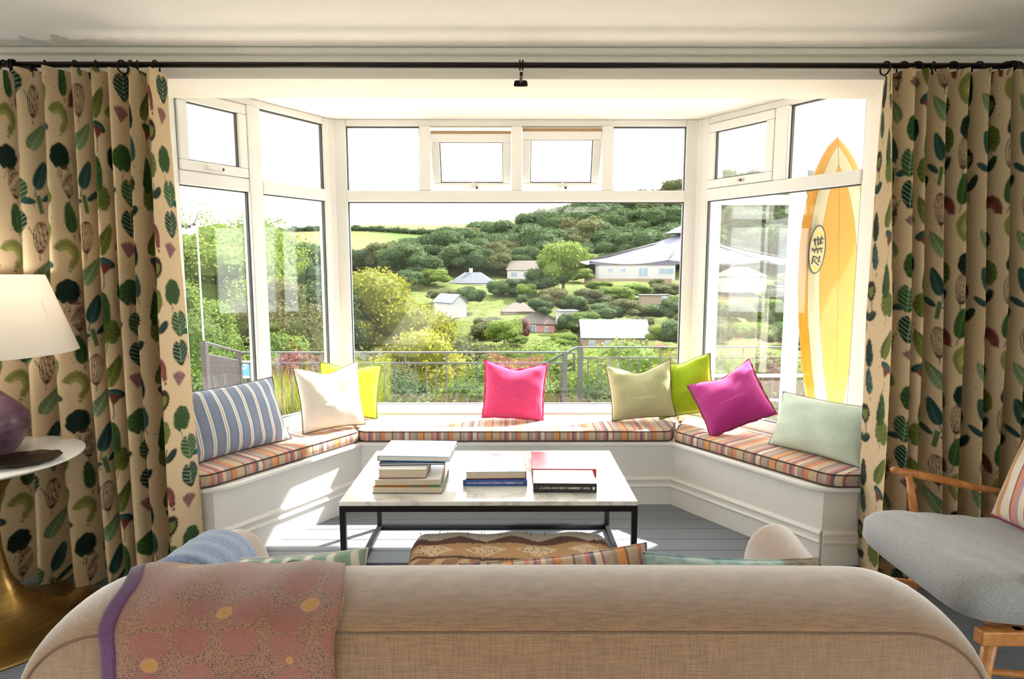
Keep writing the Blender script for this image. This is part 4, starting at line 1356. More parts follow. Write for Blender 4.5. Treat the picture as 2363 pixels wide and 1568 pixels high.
MB().lathe([(0.0, 0), (0.055, 0), (0.062, .004), (0.085, .03), (0.115, .085), (0.124, .125), (0.120, .155), (0.100, .19), (0.065, .225), (0.035, .255), (0.022, .285), (0.018, .31)], 48).build('lamp_base', 'ceramic_plum', lp, True)
MB().tube([(0, 0, .31), (0, 0, .47)], .007, 10).build('stem', 'brass', lp, True)
sh = MB()
k = 64
pr_ = [(0.300, .398), (0.298, .402), (0.2085, .690), (0.2065, .692), (0.2055, .690), (0.296, .402), (0.300, .398)]
vv = []; ff = []
for r_, z_ in pr_:
    for i in range(k):
        a = 2 * math.pi * i / k
        vv.append((r_ * math.cos(a), r_ * math.sin(a), z_))
for j in range(len(pr_) - 1):
    for i in range(k):
        q = (i + 1) % k
        ff.append((j * k + i, j * k + q, (j + 1) * k + q, (j + 1) * k + i))
mesh('lamp_shade', vv, ff, 'lamp_shade', lp, True)
sp = MB()
for i in range(3):
    a = 2 * math.pi * i / 3
    sp.tube([(0, 0, .46), (0.238 * math.cos(a), 0.238 * math.sin(a), .59)], .0025, 6)
sp.build('shade_spider', 'brass', lp, True)
MB().lathe([(0.014, .47), (0.014, .50), (0.03, .55), (0.03, .575), (0.012, .60)], 20).build('bulb', plain('bulb_opal', '#f2ece0', .3), lp, True)
pl_ = bpy.data.lights.new('bulb_light', 'POINT'); pl_.energy = 1.5; pl_.shadow_soft_size = .04; pl_.color = (1.0, .95, .88)
plo = bpy.data.objects.new('bulb_light', pl_); link(plo, lp); plo.location = (0, 0, .64)
MB().tube([(-.05, -.04, .01), (-.13, -.12, .004), (-.2, -.22, -.02), (-.185, -.245, -.15), (-.10, -.235, -.35), (-.085, -.2, -.5), (-.12, -.16, -.62), (-.16, -.1, -.684), (-.3, .1, -.684)], .003, 8).build('flex', plain('flex_black', (.01, .01, .01), .5), lp, True)
plain('bronze_dish', '#3a2f22', 0.38, metal=0.75, var=0.25, scale=25, bump=0.4, bscale=80)
ds_ = MB()
nn = 40
prof = [(0.0, .006), (0.05, .006), (0.08, .010), (0.095, .020), (0.098, .022), (0.096, .018), (0.08, .004), (0.05, 0.0), (0.0, 0.0)]
vv = []; ff = []
for r_, z_ in prof:
    for i in range(nn):
        a = 2 * math.pi * i / nn
        fl_ = 1 + 0.018 * math.cos(a * 10) * (r_ / .1)
        vv.append((r_ * fl_ * math.cos(a) * 1.25, r_ * fl_ * math.sin(a) * .95, z_ + 0.0016 * math.cos(a * 10) * (r_ > .07)))
for j in range(len(prof) - 1):
    for i in range(nn):
        q = (i + 1) % nn
        ff.append((j * nn + i, j * nn + q, (j + 1) * nn + q, (j + 1) * nn + i))
pdish = atz(52, 1065, 0.695)
dd_ = mesh('leaf_dish', vv, ff, 'bronze_dish', None, True)
dd_.location = (pdish.x, pdish.y, 0.6872)
dd_.rotation_euler = (0, 0, R(25))
tag(dd_, 'dark bronze leaf shaped dish on the marble side table', 'dish')

# ------------------------------------------------------------------ armchair
t = NT('beech_wood')
v = t.obj()
n1 = t.noise(t.mapv(v, (2, 2, 2)), 14.0, 5.0, .6)
t.pbr(t.ramp(n1, [(.3, srgb('#a9662f')), (.6, srgb('#c98a4b')), (.8, srgb('#d79c5c'))]), .32, 0, .5)
t = NT('grey_felt')
v = t.obj()
n1 = t.noise(v, 420.0, 3.0, .7)
t.pbr(t.ramp(n1, [(.3, srgb('#77797c')), (.5, srgb('#9c9ea0')), (.7, srgb('#c0c1c1'))]), .95, 0, .1, t.bump(n1, .4, .002), .4)
STR2 = ['#e2d3bf', '#d0964d', '#e6dbcb', '#8a3550', '#d9835c', '#a886a0', '#e0cfbb', '#4f4a6a', '#b84a5c', '#e6dbcb', '#7a4560', '#d99a86']
stripes('stripe_chair', STR2, [4, 3, 5, 1, 2, 2, 3, 3, 1.5, 3, 1.5, 2], 0.26, 0, 0.003)
ch = thing('armchair', 'beech framed easy chair with grey felt seat and striped back cushion at the right', 'armchair', (1.62, 1.98, 0))
ox, oy_ = 1.62, 1.98
def rel(p):
    return (p[0] - ox, p[1] - oy_, p[2])
def seat_pad():
    n_ = 40
    u = np.linspace(-1, 1, n_)
    U, V = np.meshgrid(u, u)
    # superellipse plan so the corners are round
    p_ = 7.0
    rr = (np.abs(U) ** p_ + np.abs(V) ** p_) ** (1 / p_)
    mx_ = np.maximum(np.abs(U), np.abs(V))
    kx = np.where(rr > 0, mx_ / np.maximum(rr, 1e-6), 1)
    X = 0.335 * U * kx; Yv = 0.295 * V * kx
    e = mx_
    th = 0.042 * (1 - np.clip((e - 0.80) / 0.20, 0, 1) ** 2.8) + 0.030
    wr = 0.002 * np.sin(18 * U + 6 * V) * (e < .9)
    top = th + 0.012 * (1 - e ** 2) + wr; bot = -th
    cr = np.where(e > 0.999, 1, 0)
    v = np.concatenate([np.stack([X, Yv, top], -1).reshape(-1, 3), np.stack([X, Yv, bot], -1).reshape(-1, 3)])
    idx = np.arange(n_ * n_).reshape(n_, n_)
    f1_ = np.stack([idx[:-1, :-1], idx[:-1, 1:], idx[1:, 1:], idx[1:, :-1]], -1).reshape(-1, 4)
    f2_ = f1_[:, ::-1] + n_ * n_
    bd = np.concatenate([idx[0, :-1], idx[:-1, -1], idx[-1, :0:-1], idx[:0:-1, 0]])
    f3_ = np.stack([np.roll(bd, -1), bd, bd + n_ * n_, np.roll(bd, -1) + n_ * n_], -1)
    o = mesh('seat_cushion', v, np.concatenate([f1_, f2_, f3_]), 'grey_felt', ch, True)
    o.location = rel((1.665, 1.96, 0.398)); o.rotation_euler = (0, R(5), 0)
    return o
sc_ = seat_pad()
vb, fb, bdb = pillow_mesh(0.52, 0.56, 0.15, 0.0, 31, pinch=0.03, n=36)
bc = mesh('back_cushion', vb, fb, 'stripe_chair', ch, True)
Mb = Matrix.Translation(rel((1.93, 1.955, 0.735))) @ Matrix.Rotation(R(-90), 4, 'Z') @ Matrix.Rotation(R(90 - 20), 4, 'X')
bc.matrix_local = Mb
pp = MB().tube([tuple(p) for p in bdb], .004, 6, closed=True).build('piping', 'pipe_magenta', bc, True)
def bar(name, pts, rad):
    return MB().tube([rel(p) for p in pts], rad, 12).build(name, 'beech_wood', ch, True)
for yy, dz in ((2.285, 0), (1.665, 0)):
    x0 = 1.49 if yy > 2 else 1.53
    bar('arm', [(x0, yy, .622), (x0 + .012, yy, .622), (x0 + .1, yy, .605), (x0 + .3, yy, .56), (x0 + .48, yy, .525)], [.009, .0135, .0155, .0150, .012])
    bar('arm_post', [(1.555, yy - .005, .612), (1.575, yy - .01, .50), (1.60, yy - .02, .35)], [.010, .0155, .0165])
    fx = 0 if yy < 2 else .16
    bar('front_leg', [(1.40 + fx, yy + (.02 if yy < 2 else -.02), 0), (1.43 + fx, yy + (.03 if yy < 2 else -.03), .17), (1.45 + fx, yy + (.04 if yy < 2 else -.04), .33)], [.011, .017, .021])
    bar('back_leg', [(2.08, yy, 0), (2.02, yy, .22), (1.96, yy, .36)], [.012, .018, .020])
    bar('back_upright', [(1.92, yy + (.03 if yy < 2 else -.03), .33), (2.02, yy + (.03 if yy < 2 else -.03), .62), (2.14, yy + (.03 if yy < 2 else -.03), .98)], [.018, .018, .012])
    MB().box(rel((1.40 + fx * 1.6, yy - .018 + (.03 if yy < 2 else -.03), .285)), rel((2.0, yy + .018 + (.03 if yy < 2 else -.03), .332))).build('seat_rail', 'beech_wood', ch, bevel=.006)
MB().box(rel((1.50, 1.68, .285)), rel((1.54, 2.27, .332))).build('front_rail', 'beech_wood', ch, bevel=.008)
MB().box(rel((1.96, 1.68, .285)), rel((2.0, 2.27, .332))).build('rear_rail', 'beech_wood', ch, bevel=.008)
bar('stretcher', [(1.42, 1.69, .20), (1.75, 1.72, .15), (2.05, 1.68, .17)], [.009, .012, .009])
bar('stretcher', [(1.42, 2.26, .20), (1.75, 2.24, .15), (2.05, 2.27, .17)], [.009, .012, .009])
for k in range(5):
    yy = 1.78 + k * .09
    bar('back_spindle', [(1.95, yy, .34), (2.02, yy, .60), (2.12, yy, .93)], [.007, .009, .007])
bar('top_rail', [(2.135, 1.69, .96), (2.16, 1.975, .97), (2.135, 2.26, .96)], [.014, .018, .014])

# ------------------------------------------------------------------ landscape
BY = [-40, 9, 10.5, 14, 30, 60, 90, 115, 135, 165, 190, 215]
BZ = [-0.9, -0.9, -2.4, -4.6, -10, -14.5, -15, -13.3, -12.3, -7.0, -3.2, -1.0]
def hz(x, y):
    x = np.asarray(x, float); y = np.asarray(y, float)
    z = np.interp(y, BY, BZ)
    zr = np.clip(5 + (x + 34) * 0.20, -3, 34)
    up = smoothstep(205, 285, y)
    z = z + up * (zr + 1.0)
    far = 47 + 4 * np.sin(x * 0.012 + 1.2) + 2.0 * np.sin(x * 0.031)
    g = smoothstep(330, 640, y)
    z = z * (1 - g) + far * g - 10 * np.exp(-((y - 370) / 60) ** 2) * (1 - smoothstep(-20, 60, x))
    z = z + 0.35 * np.sin(x * .21) * np.sin(y * .17) * (y > 20) * (y < 330)
    lft = smoothstep(-7.0, -11.0, x) * np.exp(-((y - 24) / 22) ** 2)
    z = z + lft * 5.5 * (y > 8)
    return z
t = NT('hill_ground')
v = t.obj()
n1 = t.noise(v, 0.05, 6.0, .6); n2 = t.noise(v, 0.9, 5.0, .6); n3 = t.noise(v, 0.02, 2.0)
c = t.ramp(n2, [(.3, srgb('#5c6b3a')), (.5, srgb('#7c8a4a')), (.7, srgb('#99a05a'))])
yv = t.sep(v)[1]; xv = t.sep(v)[0]
fld = t.ramp(t.noise(t.mapv(v, (.006, .011, 0)), 1.0, 2.0), [(.42, srgb('#748a4c')), (.5, srgb('#8f9160')), (.58, srgb('#9a8f68'))])
c = t.mix(t.math('GREATER_THAN', yv, 330.0), c, fld)
ear = t.math('MULTIPLY', t.math('GREATER_THAN', n1, .54), t.math('MULTIPLY', t.math('GREATER_THAN', xv, 24.0), t.math('LESS_THAN', yv, 205.0)))
c = t.mix(t.math('MULTIPLY', ear, .8), c, srgb('#a5816a'))
c = t.mix(1.0, c, (.30, .31, .30, 1), 'MULTIPLY')
t.pbr(c, .95, 0, .1, t.bump(n2, .6, .3))
def terrain():
    ys = np.concatenate([np.linspace(-40, 8, 14), np.linspace(8.6, 40, 60), np.linspace(42, 330, 120), np.linspace(340, 1000, 60)])
    rows = []
    nx = 130
    for y in ys:
        half = max(30, y * 1.05)
        rows.append([(x, y) for x in np.linspace(-half, half, nx)])
    P = np.array(rows).reshape(-1, 2)
    Z = hz(P[:, 0], P[:, 1])
    id_ = np.arange(len(ys) * nx).reshape(len(ys), nx)
    F = np.stack([id_[:-1, :-1], id_[:-1, 1:], id_[1:, 1:], id_[1:, :-1]], -1).reshape(-1, 4)
    o = mesh('hillside', np.column_stack([P, Z]), F, 'hill_ground', None, True)
    struct(o, 'green valley slopes and distant fields outside the windows')
    return o
terrain()
plain('terrace_paving', '#d2ccc0', .85, var=.12, scale=5, bump=.3, bscale=30)
tr_ = MB().box((-6, 3.0, -0.9), (6, 5.4, -0.12)).box((-6, 5.4, -0.95), (6, 7.3, -0.6)).build('terrace', 'terrace_paving')
struct(tr_, 'pale stone terrace outside the bay')

# foliage
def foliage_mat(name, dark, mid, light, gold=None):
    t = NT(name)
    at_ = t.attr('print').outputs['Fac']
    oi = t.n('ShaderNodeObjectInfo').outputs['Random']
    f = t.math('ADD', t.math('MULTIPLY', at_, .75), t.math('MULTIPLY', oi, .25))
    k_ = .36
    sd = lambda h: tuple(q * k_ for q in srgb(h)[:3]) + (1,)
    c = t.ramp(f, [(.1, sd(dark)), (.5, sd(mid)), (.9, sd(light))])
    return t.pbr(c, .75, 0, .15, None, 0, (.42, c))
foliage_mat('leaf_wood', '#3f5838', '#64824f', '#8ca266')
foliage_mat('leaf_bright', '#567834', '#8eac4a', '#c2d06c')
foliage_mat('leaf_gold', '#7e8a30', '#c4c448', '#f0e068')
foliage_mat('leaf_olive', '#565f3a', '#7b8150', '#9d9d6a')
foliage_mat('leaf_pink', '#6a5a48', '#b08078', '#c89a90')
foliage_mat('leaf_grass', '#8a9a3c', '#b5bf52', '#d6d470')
plain('bark', '#5a4a3a', .9, var=.2, scale=12)
def leaf_cloud(lobes, n, size, seed, asp=0.6, inner=0.25):
    """leaves scattered through the outer shell of several lobes -> verts, faces, tint"""
    rs = np.random.RandomState(seed)
    L = np.array(lobes, float)                # cx, cy, cz, rx, ry, rz
    area = (L[:, 3] * L[:, 5] + L[:, 4] * L[:, 5] + L[:, 3] * L[:, 4])
    idx = rs.choice(len(L), n, p=area / area.sum())
    d = rs.normal(size=(n, 3)); d /= np.linalg.norm(d, axis=1)[:, None]
    d[:, 2] = np.where((d[:, 2] < -0.3) & (rs.rand(n) < .75), -d[:, 2], d[:, 2])
    rad = 1 - inner * rs.rand(n) ** 2 + 0.05 * rs.normal(size=n)
    bump = 1 + 0.10 * np.sin(d[:, 0] * 9 + idx) * np.sin(d[:, 1] * 8 + idx * 2) + .08 * np.sin(d[:, 2] * 13 + idx * 3)
    c = L[idx, :3] + d * L[idx, 3:] * (rad * bump)[:, None]
    nn = d + 0.75 * rs.normal(size=(n, 3)); nn /= np.linalg.norm(nn, axis=1)[:, None]
    a = np.cross(nn, rs.normal(size=(n, 3))); a /= np.linalg.norm(a, axis=1)[:, None]
    b = np.cross(nn, a)
    s = size * (0.6 + 0.8 * rs.rand(n))[:, None]
    v = np.stack([c + a * s, c + b * s * asp, c - a * s, c - b * s * asp], 1).reshape(-1, 3)
    f = np.arange(4 * n).reshape(n, 4)
    tint = np.repeat(rs.rand(n) * .6 + .4 * rs.rand(len(L))[idx], 4)
    return v, f, tint
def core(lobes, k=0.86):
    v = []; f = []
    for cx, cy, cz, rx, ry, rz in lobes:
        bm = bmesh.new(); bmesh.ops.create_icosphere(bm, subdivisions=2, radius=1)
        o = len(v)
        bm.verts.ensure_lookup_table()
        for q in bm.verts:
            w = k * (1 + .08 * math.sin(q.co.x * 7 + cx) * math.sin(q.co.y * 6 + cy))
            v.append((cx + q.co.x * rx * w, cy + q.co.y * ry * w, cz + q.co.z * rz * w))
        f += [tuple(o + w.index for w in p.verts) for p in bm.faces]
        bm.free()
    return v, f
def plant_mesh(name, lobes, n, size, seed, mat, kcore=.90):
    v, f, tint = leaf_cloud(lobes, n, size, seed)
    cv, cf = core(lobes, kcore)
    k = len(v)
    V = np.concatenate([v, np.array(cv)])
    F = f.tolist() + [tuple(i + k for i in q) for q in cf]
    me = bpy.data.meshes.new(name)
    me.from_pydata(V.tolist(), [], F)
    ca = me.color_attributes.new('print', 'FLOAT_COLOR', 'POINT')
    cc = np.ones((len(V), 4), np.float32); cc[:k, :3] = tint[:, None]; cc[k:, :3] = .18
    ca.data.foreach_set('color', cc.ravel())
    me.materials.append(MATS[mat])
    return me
def dome_lobes(seed, n=11, w=.5, h0=.30, h1=.95, r0=.20, r1=.30):
    """lobes of a rounded crown of height 1 and half width w, standing on z=0"""
    rs = random.Random(seed)
    out = [(0, 0, (h0 + h1) / 2, w * .72, w * .72, (h1 - h0) * .52)]
    for i in range(n):
        a = i * 2.4 + rs.uniform(-.3, .3); q = rs.random()
        z = h0 + (h1 - h0) * (0.12 + .78 * q)
        rr = w * (0.72 * math.cos(max(0, q - .2) * 1.25))
        r_ = rs.uniform(r0, r1)
        out.append((rr * math.cos(a), rr * math.sin(a), min(z, 1 - r_ * .8), r_, r_, r_ * rs.uniform(.7, .9)))
    return out
def trunk_mesh(h=.4, r=.035):
    m = MB(); m.tube([(0, 0, -.12), (.01, 0, h * .5), (0, .01, h)], [r * 1.3, r, r * .7], 7)
    m.tube([(0, 0, h * .6), (.1, .03, h * 1.2)], [r * .6, r * .3], 5).tube([(0, 0, h * .7), (-.09, -.05, h * 1.3)], [r * .6, r * .3], 5)
    me = bpy.data.meshes.new('trunk'); me.from_pydata(m.v, [], m.f); me.materials.append(MATS['bark'])
    return me
TRUNK = trunk_mesh()
PROTO = {}
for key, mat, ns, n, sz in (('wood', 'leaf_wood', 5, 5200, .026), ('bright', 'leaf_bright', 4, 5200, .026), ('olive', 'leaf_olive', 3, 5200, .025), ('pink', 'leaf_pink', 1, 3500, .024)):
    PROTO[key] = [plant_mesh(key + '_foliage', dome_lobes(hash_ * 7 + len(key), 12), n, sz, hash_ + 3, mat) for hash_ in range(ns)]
rnd = random.Random(5)
def tree(name, label, cat, kind, x, y, h, w, z=None, group=None, trunk=True):
    """h height, w crown width in metres; stands on the slope"""
    if z is None:
        z = float(hz(x, y))
    o = thing(name, label, cat, (x, y, z), rnd.uniform(0, 6.28), group)
    c = bpy.data.objects.new('foliage', rnd.choice(PROTO[kind]))
    link(c, o); c.scale = (w, w, h)
    if trunk:
        q = bpy.data.objects.new('trunk', TRUNK)
        link(q, o); q.scale = (w, w, h)
    return o
# wood on the opposite hillside
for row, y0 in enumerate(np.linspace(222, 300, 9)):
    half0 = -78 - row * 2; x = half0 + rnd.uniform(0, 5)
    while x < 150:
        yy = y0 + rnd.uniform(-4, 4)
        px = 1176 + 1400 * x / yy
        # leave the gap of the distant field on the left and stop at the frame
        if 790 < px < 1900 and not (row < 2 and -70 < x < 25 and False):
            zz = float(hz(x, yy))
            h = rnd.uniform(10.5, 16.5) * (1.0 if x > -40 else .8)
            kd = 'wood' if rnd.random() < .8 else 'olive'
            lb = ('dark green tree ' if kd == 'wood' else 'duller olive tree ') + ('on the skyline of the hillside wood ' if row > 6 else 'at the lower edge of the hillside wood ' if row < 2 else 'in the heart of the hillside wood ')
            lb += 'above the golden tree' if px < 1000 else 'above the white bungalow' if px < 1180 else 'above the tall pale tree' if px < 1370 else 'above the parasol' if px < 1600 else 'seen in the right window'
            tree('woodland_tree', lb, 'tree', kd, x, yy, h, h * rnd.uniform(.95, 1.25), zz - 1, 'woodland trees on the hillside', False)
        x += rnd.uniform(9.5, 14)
MARKS = [(1085, 650, 'the white bungalow'), (1225, 625, 'the grey gabled white house'), (1470, 625, 'the modern white house'), (1060, 700, 'the small gable ended cottage'),
         (1235, 750, 'the pink house'), (1420, 770, 'the slate roofed hall'), (1312, 727, 'the white shed'), (1512, 687, 'the grey hut'), (1722, 645, 'the villa in the right window'), (900, 620, 'the golden tree')]
def beside(px, py):
    m = min(MARKS, key=lambda q: math.hypot(q[0] - px, (q[1] - py) * 1.4))
    dx, dy = px - m[0], py - m[1]
    if abs(dx) > abs(dy) * 1.3:
        return ('left of ' if dx < 0 else 'right of ') + m[2]
    return ('above ' if dy < 0 else 'below ') + m[2]
def py_of(z, Y):
    return 784 - 1400 * math.tan(math.atan2(z - 1.4, Y) + R(6.6))
rb_ = random.Random(21)
for k in range(95):
    Y = rb_.uniform(112, 200); px = rb_.uniform(980, 1840)
    x = at(px, 600, Y).x
    # keep the lawn in front of the bungalow, the house fronts and the paths open
    if (Y > 150 and 1090 < px < 1240) or any(abs(px - hx_) < hw_ and hy_ - 16 < Y < hy_ + 9 for hx_, hy_, hw_ in ((1085, 190, 62), (1225, 206, 60), (1470, 200, 120), (1235, 135, 65), (1420, 115, 100), (1312, 130, 40), (1512, 150, 50), (1722, 170, 70), (1060, 130, 40), (1200, 150, 50))):
        continue
    kd = rb_.choice(['wood', 'bright', 'olive', 'bright'])
    w = rb_.uniform(3.5, 8.0)
    hh_ = w * rb_.uniform(.45, .75)
    tree('slope_bush', {'wood': 'dark green', 'bright': 'light green', 'olive': 'olive green'}[kd] + (' low bush ' if w < 5.2 else ' wide bush ') + beside(px, py_of(float(hz(x, Y)) + hh_ / 2, Y)), 'bush', kd, x, Y, hh_, w, None, 'bushes on the valley slope', False)
def by_px(px, py_base, Y):
    p = at(px, py_base, Y)
    return p
def ptree(label, kind, px, py_top, py_base, wpx, Y, cat='tree', name='tree', group=None, trunk=True):
    a = at(px, py_top, Y); b = at(px, py_base, Y)
    return tree(name, label, cat, kind, a.x, Y, a.z - b.z, wpx * Y / 1400.0, b.z, group, trunk)
HB = 'hedges and bushes between the houses'
mid = [  # px, top, base, width, distance, kind
    (830, 575, 640, 90, 205, 'wood'), (880, 560, 630, 85, 205, 'olive'), (930, 560, 640, 95, 200, 'wood'), (985, 590, 650, 80, 190, 'wood'),
    (1003, 620, 665, 62, 186, 'bright'), (1060, 560, 640, 90, 215, 'wood'), (1110, 575, 645, 80, 212, 'wood'), (1150, 585, 640, 70, 212, 'olive'),
    (945, 622, 672, 55, 180, 'wood'), (1200, 588, 632, 60, 215, 'wood'), (1075, 660, 712, 52, 150, 'wood'), (1100, 668, 708, 40, 152, 'wood'),
    (1020, 668, 700, 70, 140, 'olive'), (1150, 648, 690, 50, 170, 'wood'), (1185, 645, 690, 60, 172, 'wood'), (1215, 655, 690, 46, 165, 'bright'),
    (1265, 612, 690, 100, 172, 'wood'), (1245, 690, 735, 60, 138, 'wood'), (1275, 665, 720, 70, 142, 'olive'), (1205, 680, 706, 24, 145, 'wood'),
    (1340, 585, 640, 90, 215, 'bright'), (1400, 580, 640, 80, 218, 'wood'), (1470, 560, 640, 90, 220, 'wood'), (1540, 560, 640, 90, 222, 'wood'),
    (1320, 680, 730, 70, 140, 'wood'), (1365, 668, 715, 80, 150, 'olive'), (1420, 662, 700, 80, 160, 'bright'), (1470, 655, 690, 70, 165, 'bright'), (1530, 655, 690, 80, 168, 'olive'),
    (1400, 700, 745, 80, 135, 'wood'), (1450, 690, 740, 80, 135, 'olive'), (1520, 700, 748, 90, 138, 'wood'), (1560, 690, 745, 70, 135, 'wood'), (1350, 720, 760, 60, 128, 'bright'),
    (1308, 725, 775, 46, 122, 'wood'), (1300, 770, 800, 60, 110, 'bright'), (1530, 750, 800, 70, 112, 'bright'), (1570, 740, 800, 80, 108, 'wood'),
    (1660, 580, 640, 90, 215, 'wood'), (1720, 585, 640, 90, 215, 'wood'), (1790, 585, 640, 90, 215, 'wood'), (1640, 690, 740, 80, 140, 'bright'), (1700, 700, 750, 80, 130, 'wood'), (1760, 690, 740, 90, 135, 'bright'), (1820, 700, 760, 90, 130, 'wood'),
    (1640, 740, 800, 90, 100, 'olive'), (1730, 745, 800, 90, 100, 'bright'), (1810, 745, 810, 90, 100, 'wood'), (720, 560, 640, 90, 190, 'wood'), (760, 585, 640, 70, 190, 'wood'), (690, 590, 650, 60, 180, 'wood')]
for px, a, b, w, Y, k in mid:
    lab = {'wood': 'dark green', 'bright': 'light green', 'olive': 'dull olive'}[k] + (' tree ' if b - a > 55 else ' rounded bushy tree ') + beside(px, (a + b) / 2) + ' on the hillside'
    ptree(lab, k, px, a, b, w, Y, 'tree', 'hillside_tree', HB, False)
ptree('tall pale green tree rising beside the grey roofed white house', 'bright', 1300, 560, 690, 105, 172, name='tall_tree')
ptree('round clipped green tree in front of the pink house', 'bright', 1164, 735, 800, 78, 62, name='round_tree')
ptree('pink flowering tree beside the pink house', 'pink', 1205, 735, 790, 34, 120, name='blossom_tree')
# nearer trees and shrubs with finer leaves, each its own crown
def big_plant(name, label, cat, mat, lobes, n, size, seed, loc, group=None, trunk=None):
    o = thing(name, label, cat, loc, 0, group)
    c = bpy.data.objects.new('foliage', plant_mesh('foliage', lobes, n, size, seed, mat))
    link(c, o)
    if trunk:
        MB().tube(trunk, [.3, .22, .12][:len(trunk)], 8).build('trunk', 'bark', o, True)
    return o
def mound(seed, w, d, h, n=16, r=(.22, .34)):
    rs = random.Random(seed)
    out = [(0, 0, h * .45, w * .40, d * .42, h * .45)]
    for i in range(n):
        u = rs.uniform(-1, 1); q = rs.uniform(-1, 1)
        e = math.sqrt(max(0, 1 - u * u * .9)) * math.sqrt(max(.15, 1 - q * q * .6))
        r_ = rs.uniform(*r) * min(w, h)
        out.append((u * w * .42, q * d * .42, max(r_ * .6, h * e - r_ * .75) * rs.uniform(.55, 1.0), r_, r_, r_ * .8))
    return out
p = at(885, 640, 25)
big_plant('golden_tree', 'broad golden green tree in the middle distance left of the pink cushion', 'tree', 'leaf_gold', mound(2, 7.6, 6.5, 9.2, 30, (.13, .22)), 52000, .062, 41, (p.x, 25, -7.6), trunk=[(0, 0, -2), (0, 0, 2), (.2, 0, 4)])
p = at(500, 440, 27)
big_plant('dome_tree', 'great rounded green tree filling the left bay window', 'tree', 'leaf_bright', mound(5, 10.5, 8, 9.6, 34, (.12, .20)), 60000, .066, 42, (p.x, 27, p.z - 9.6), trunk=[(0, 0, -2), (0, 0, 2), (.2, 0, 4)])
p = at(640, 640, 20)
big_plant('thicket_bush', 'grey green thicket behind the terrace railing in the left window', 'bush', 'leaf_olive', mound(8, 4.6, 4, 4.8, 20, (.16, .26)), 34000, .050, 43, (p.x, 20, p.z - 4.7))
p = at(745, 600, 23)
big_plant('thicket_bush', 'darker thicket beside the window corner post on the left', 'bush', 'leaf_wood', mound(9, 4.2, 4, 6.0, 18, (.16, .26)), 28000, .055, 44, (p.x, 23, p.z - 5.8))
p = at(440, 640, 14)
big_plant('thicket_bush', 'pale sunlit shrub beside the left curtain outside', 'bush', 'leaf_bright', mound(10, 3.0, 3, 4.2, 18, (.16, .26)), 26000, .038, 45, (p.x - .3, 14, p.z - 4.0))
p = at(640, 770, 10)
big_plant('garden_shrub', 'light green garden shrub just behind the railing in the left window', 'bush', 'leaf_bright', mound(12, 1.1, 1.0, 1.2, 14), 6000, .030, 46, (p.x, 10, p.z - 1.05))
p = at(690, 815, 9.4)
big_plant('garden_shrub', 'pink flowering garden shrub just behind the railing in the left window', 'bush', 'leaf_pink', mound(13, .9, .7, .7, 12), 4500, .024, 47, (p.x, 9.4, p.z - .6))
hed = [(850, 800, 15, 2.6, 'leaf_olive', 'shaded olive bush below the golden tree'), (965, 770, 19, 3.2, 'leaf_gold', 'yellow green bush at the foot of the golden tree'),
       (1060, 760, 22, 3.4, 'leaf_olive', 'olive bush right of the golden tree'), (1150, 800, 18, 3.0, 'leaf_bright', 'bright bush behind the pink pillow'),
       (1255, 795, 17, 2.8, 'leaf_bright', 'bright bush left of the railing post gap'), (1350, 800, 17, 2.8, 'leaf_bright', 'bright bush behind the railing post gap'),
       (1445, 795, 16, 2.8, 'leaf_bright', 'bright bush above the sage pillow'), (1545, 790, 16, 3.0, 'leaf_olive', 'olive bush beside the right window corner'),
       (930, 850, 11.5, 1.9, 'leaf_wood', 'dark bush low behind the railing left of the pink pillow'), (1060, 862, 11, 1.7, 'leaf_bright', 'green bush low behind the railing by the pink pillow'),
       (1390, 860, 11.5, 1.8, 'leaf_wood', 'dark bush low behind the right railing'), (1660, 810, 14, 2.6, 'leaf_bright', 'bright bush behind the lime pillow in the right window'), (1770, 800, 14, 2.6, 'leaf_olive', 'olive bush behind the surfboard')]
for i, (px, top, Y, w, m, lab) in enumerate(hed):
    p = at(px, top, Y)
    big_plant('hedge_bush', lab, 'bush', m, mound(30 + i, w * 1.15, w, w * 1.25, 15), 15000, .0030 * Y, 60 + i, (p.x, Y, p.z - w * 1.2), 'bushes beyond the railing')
# distant hedgerows on the far field
def hedgerow(label, pts, h):
    o = thing('hedgerow', label, 'hedge', (0, 0, 0), 0, 'hedgerows on the far field')
    lob = []
    for (x0, y0), (x1, y1) in zip(pts[:-1], pts[1:]):
        L = math.hypot(x1 - x0, y1 - y0); k = max(2, int(L / (h * 1.6)))
        for i in range(k):
            u = i / k
            x = x0 + (x1 - x0) * u; y = y0 + (y1 - y0) * u
            lob.append((x, y, float(hz(x, y)) + h * .4, h * 1.1, h * .9, h * (.6 + .2 * math.sin(i * 2.3))))
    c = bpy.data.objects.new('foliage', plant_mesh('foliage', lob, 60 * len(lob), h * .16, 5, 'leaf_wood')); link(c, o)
hedgerow('dark hedgerow crossing the distant field left of the wood', [(-300, 560), (-200, 555), (-120, 540), (-60, 520), (-30, 470)], 4.5)
hedgerow('lower hedgerow in the distant field above the golden tree', [(-190, 430), (-140, 410), (-100, 400), (-60, 395)], 4.0)

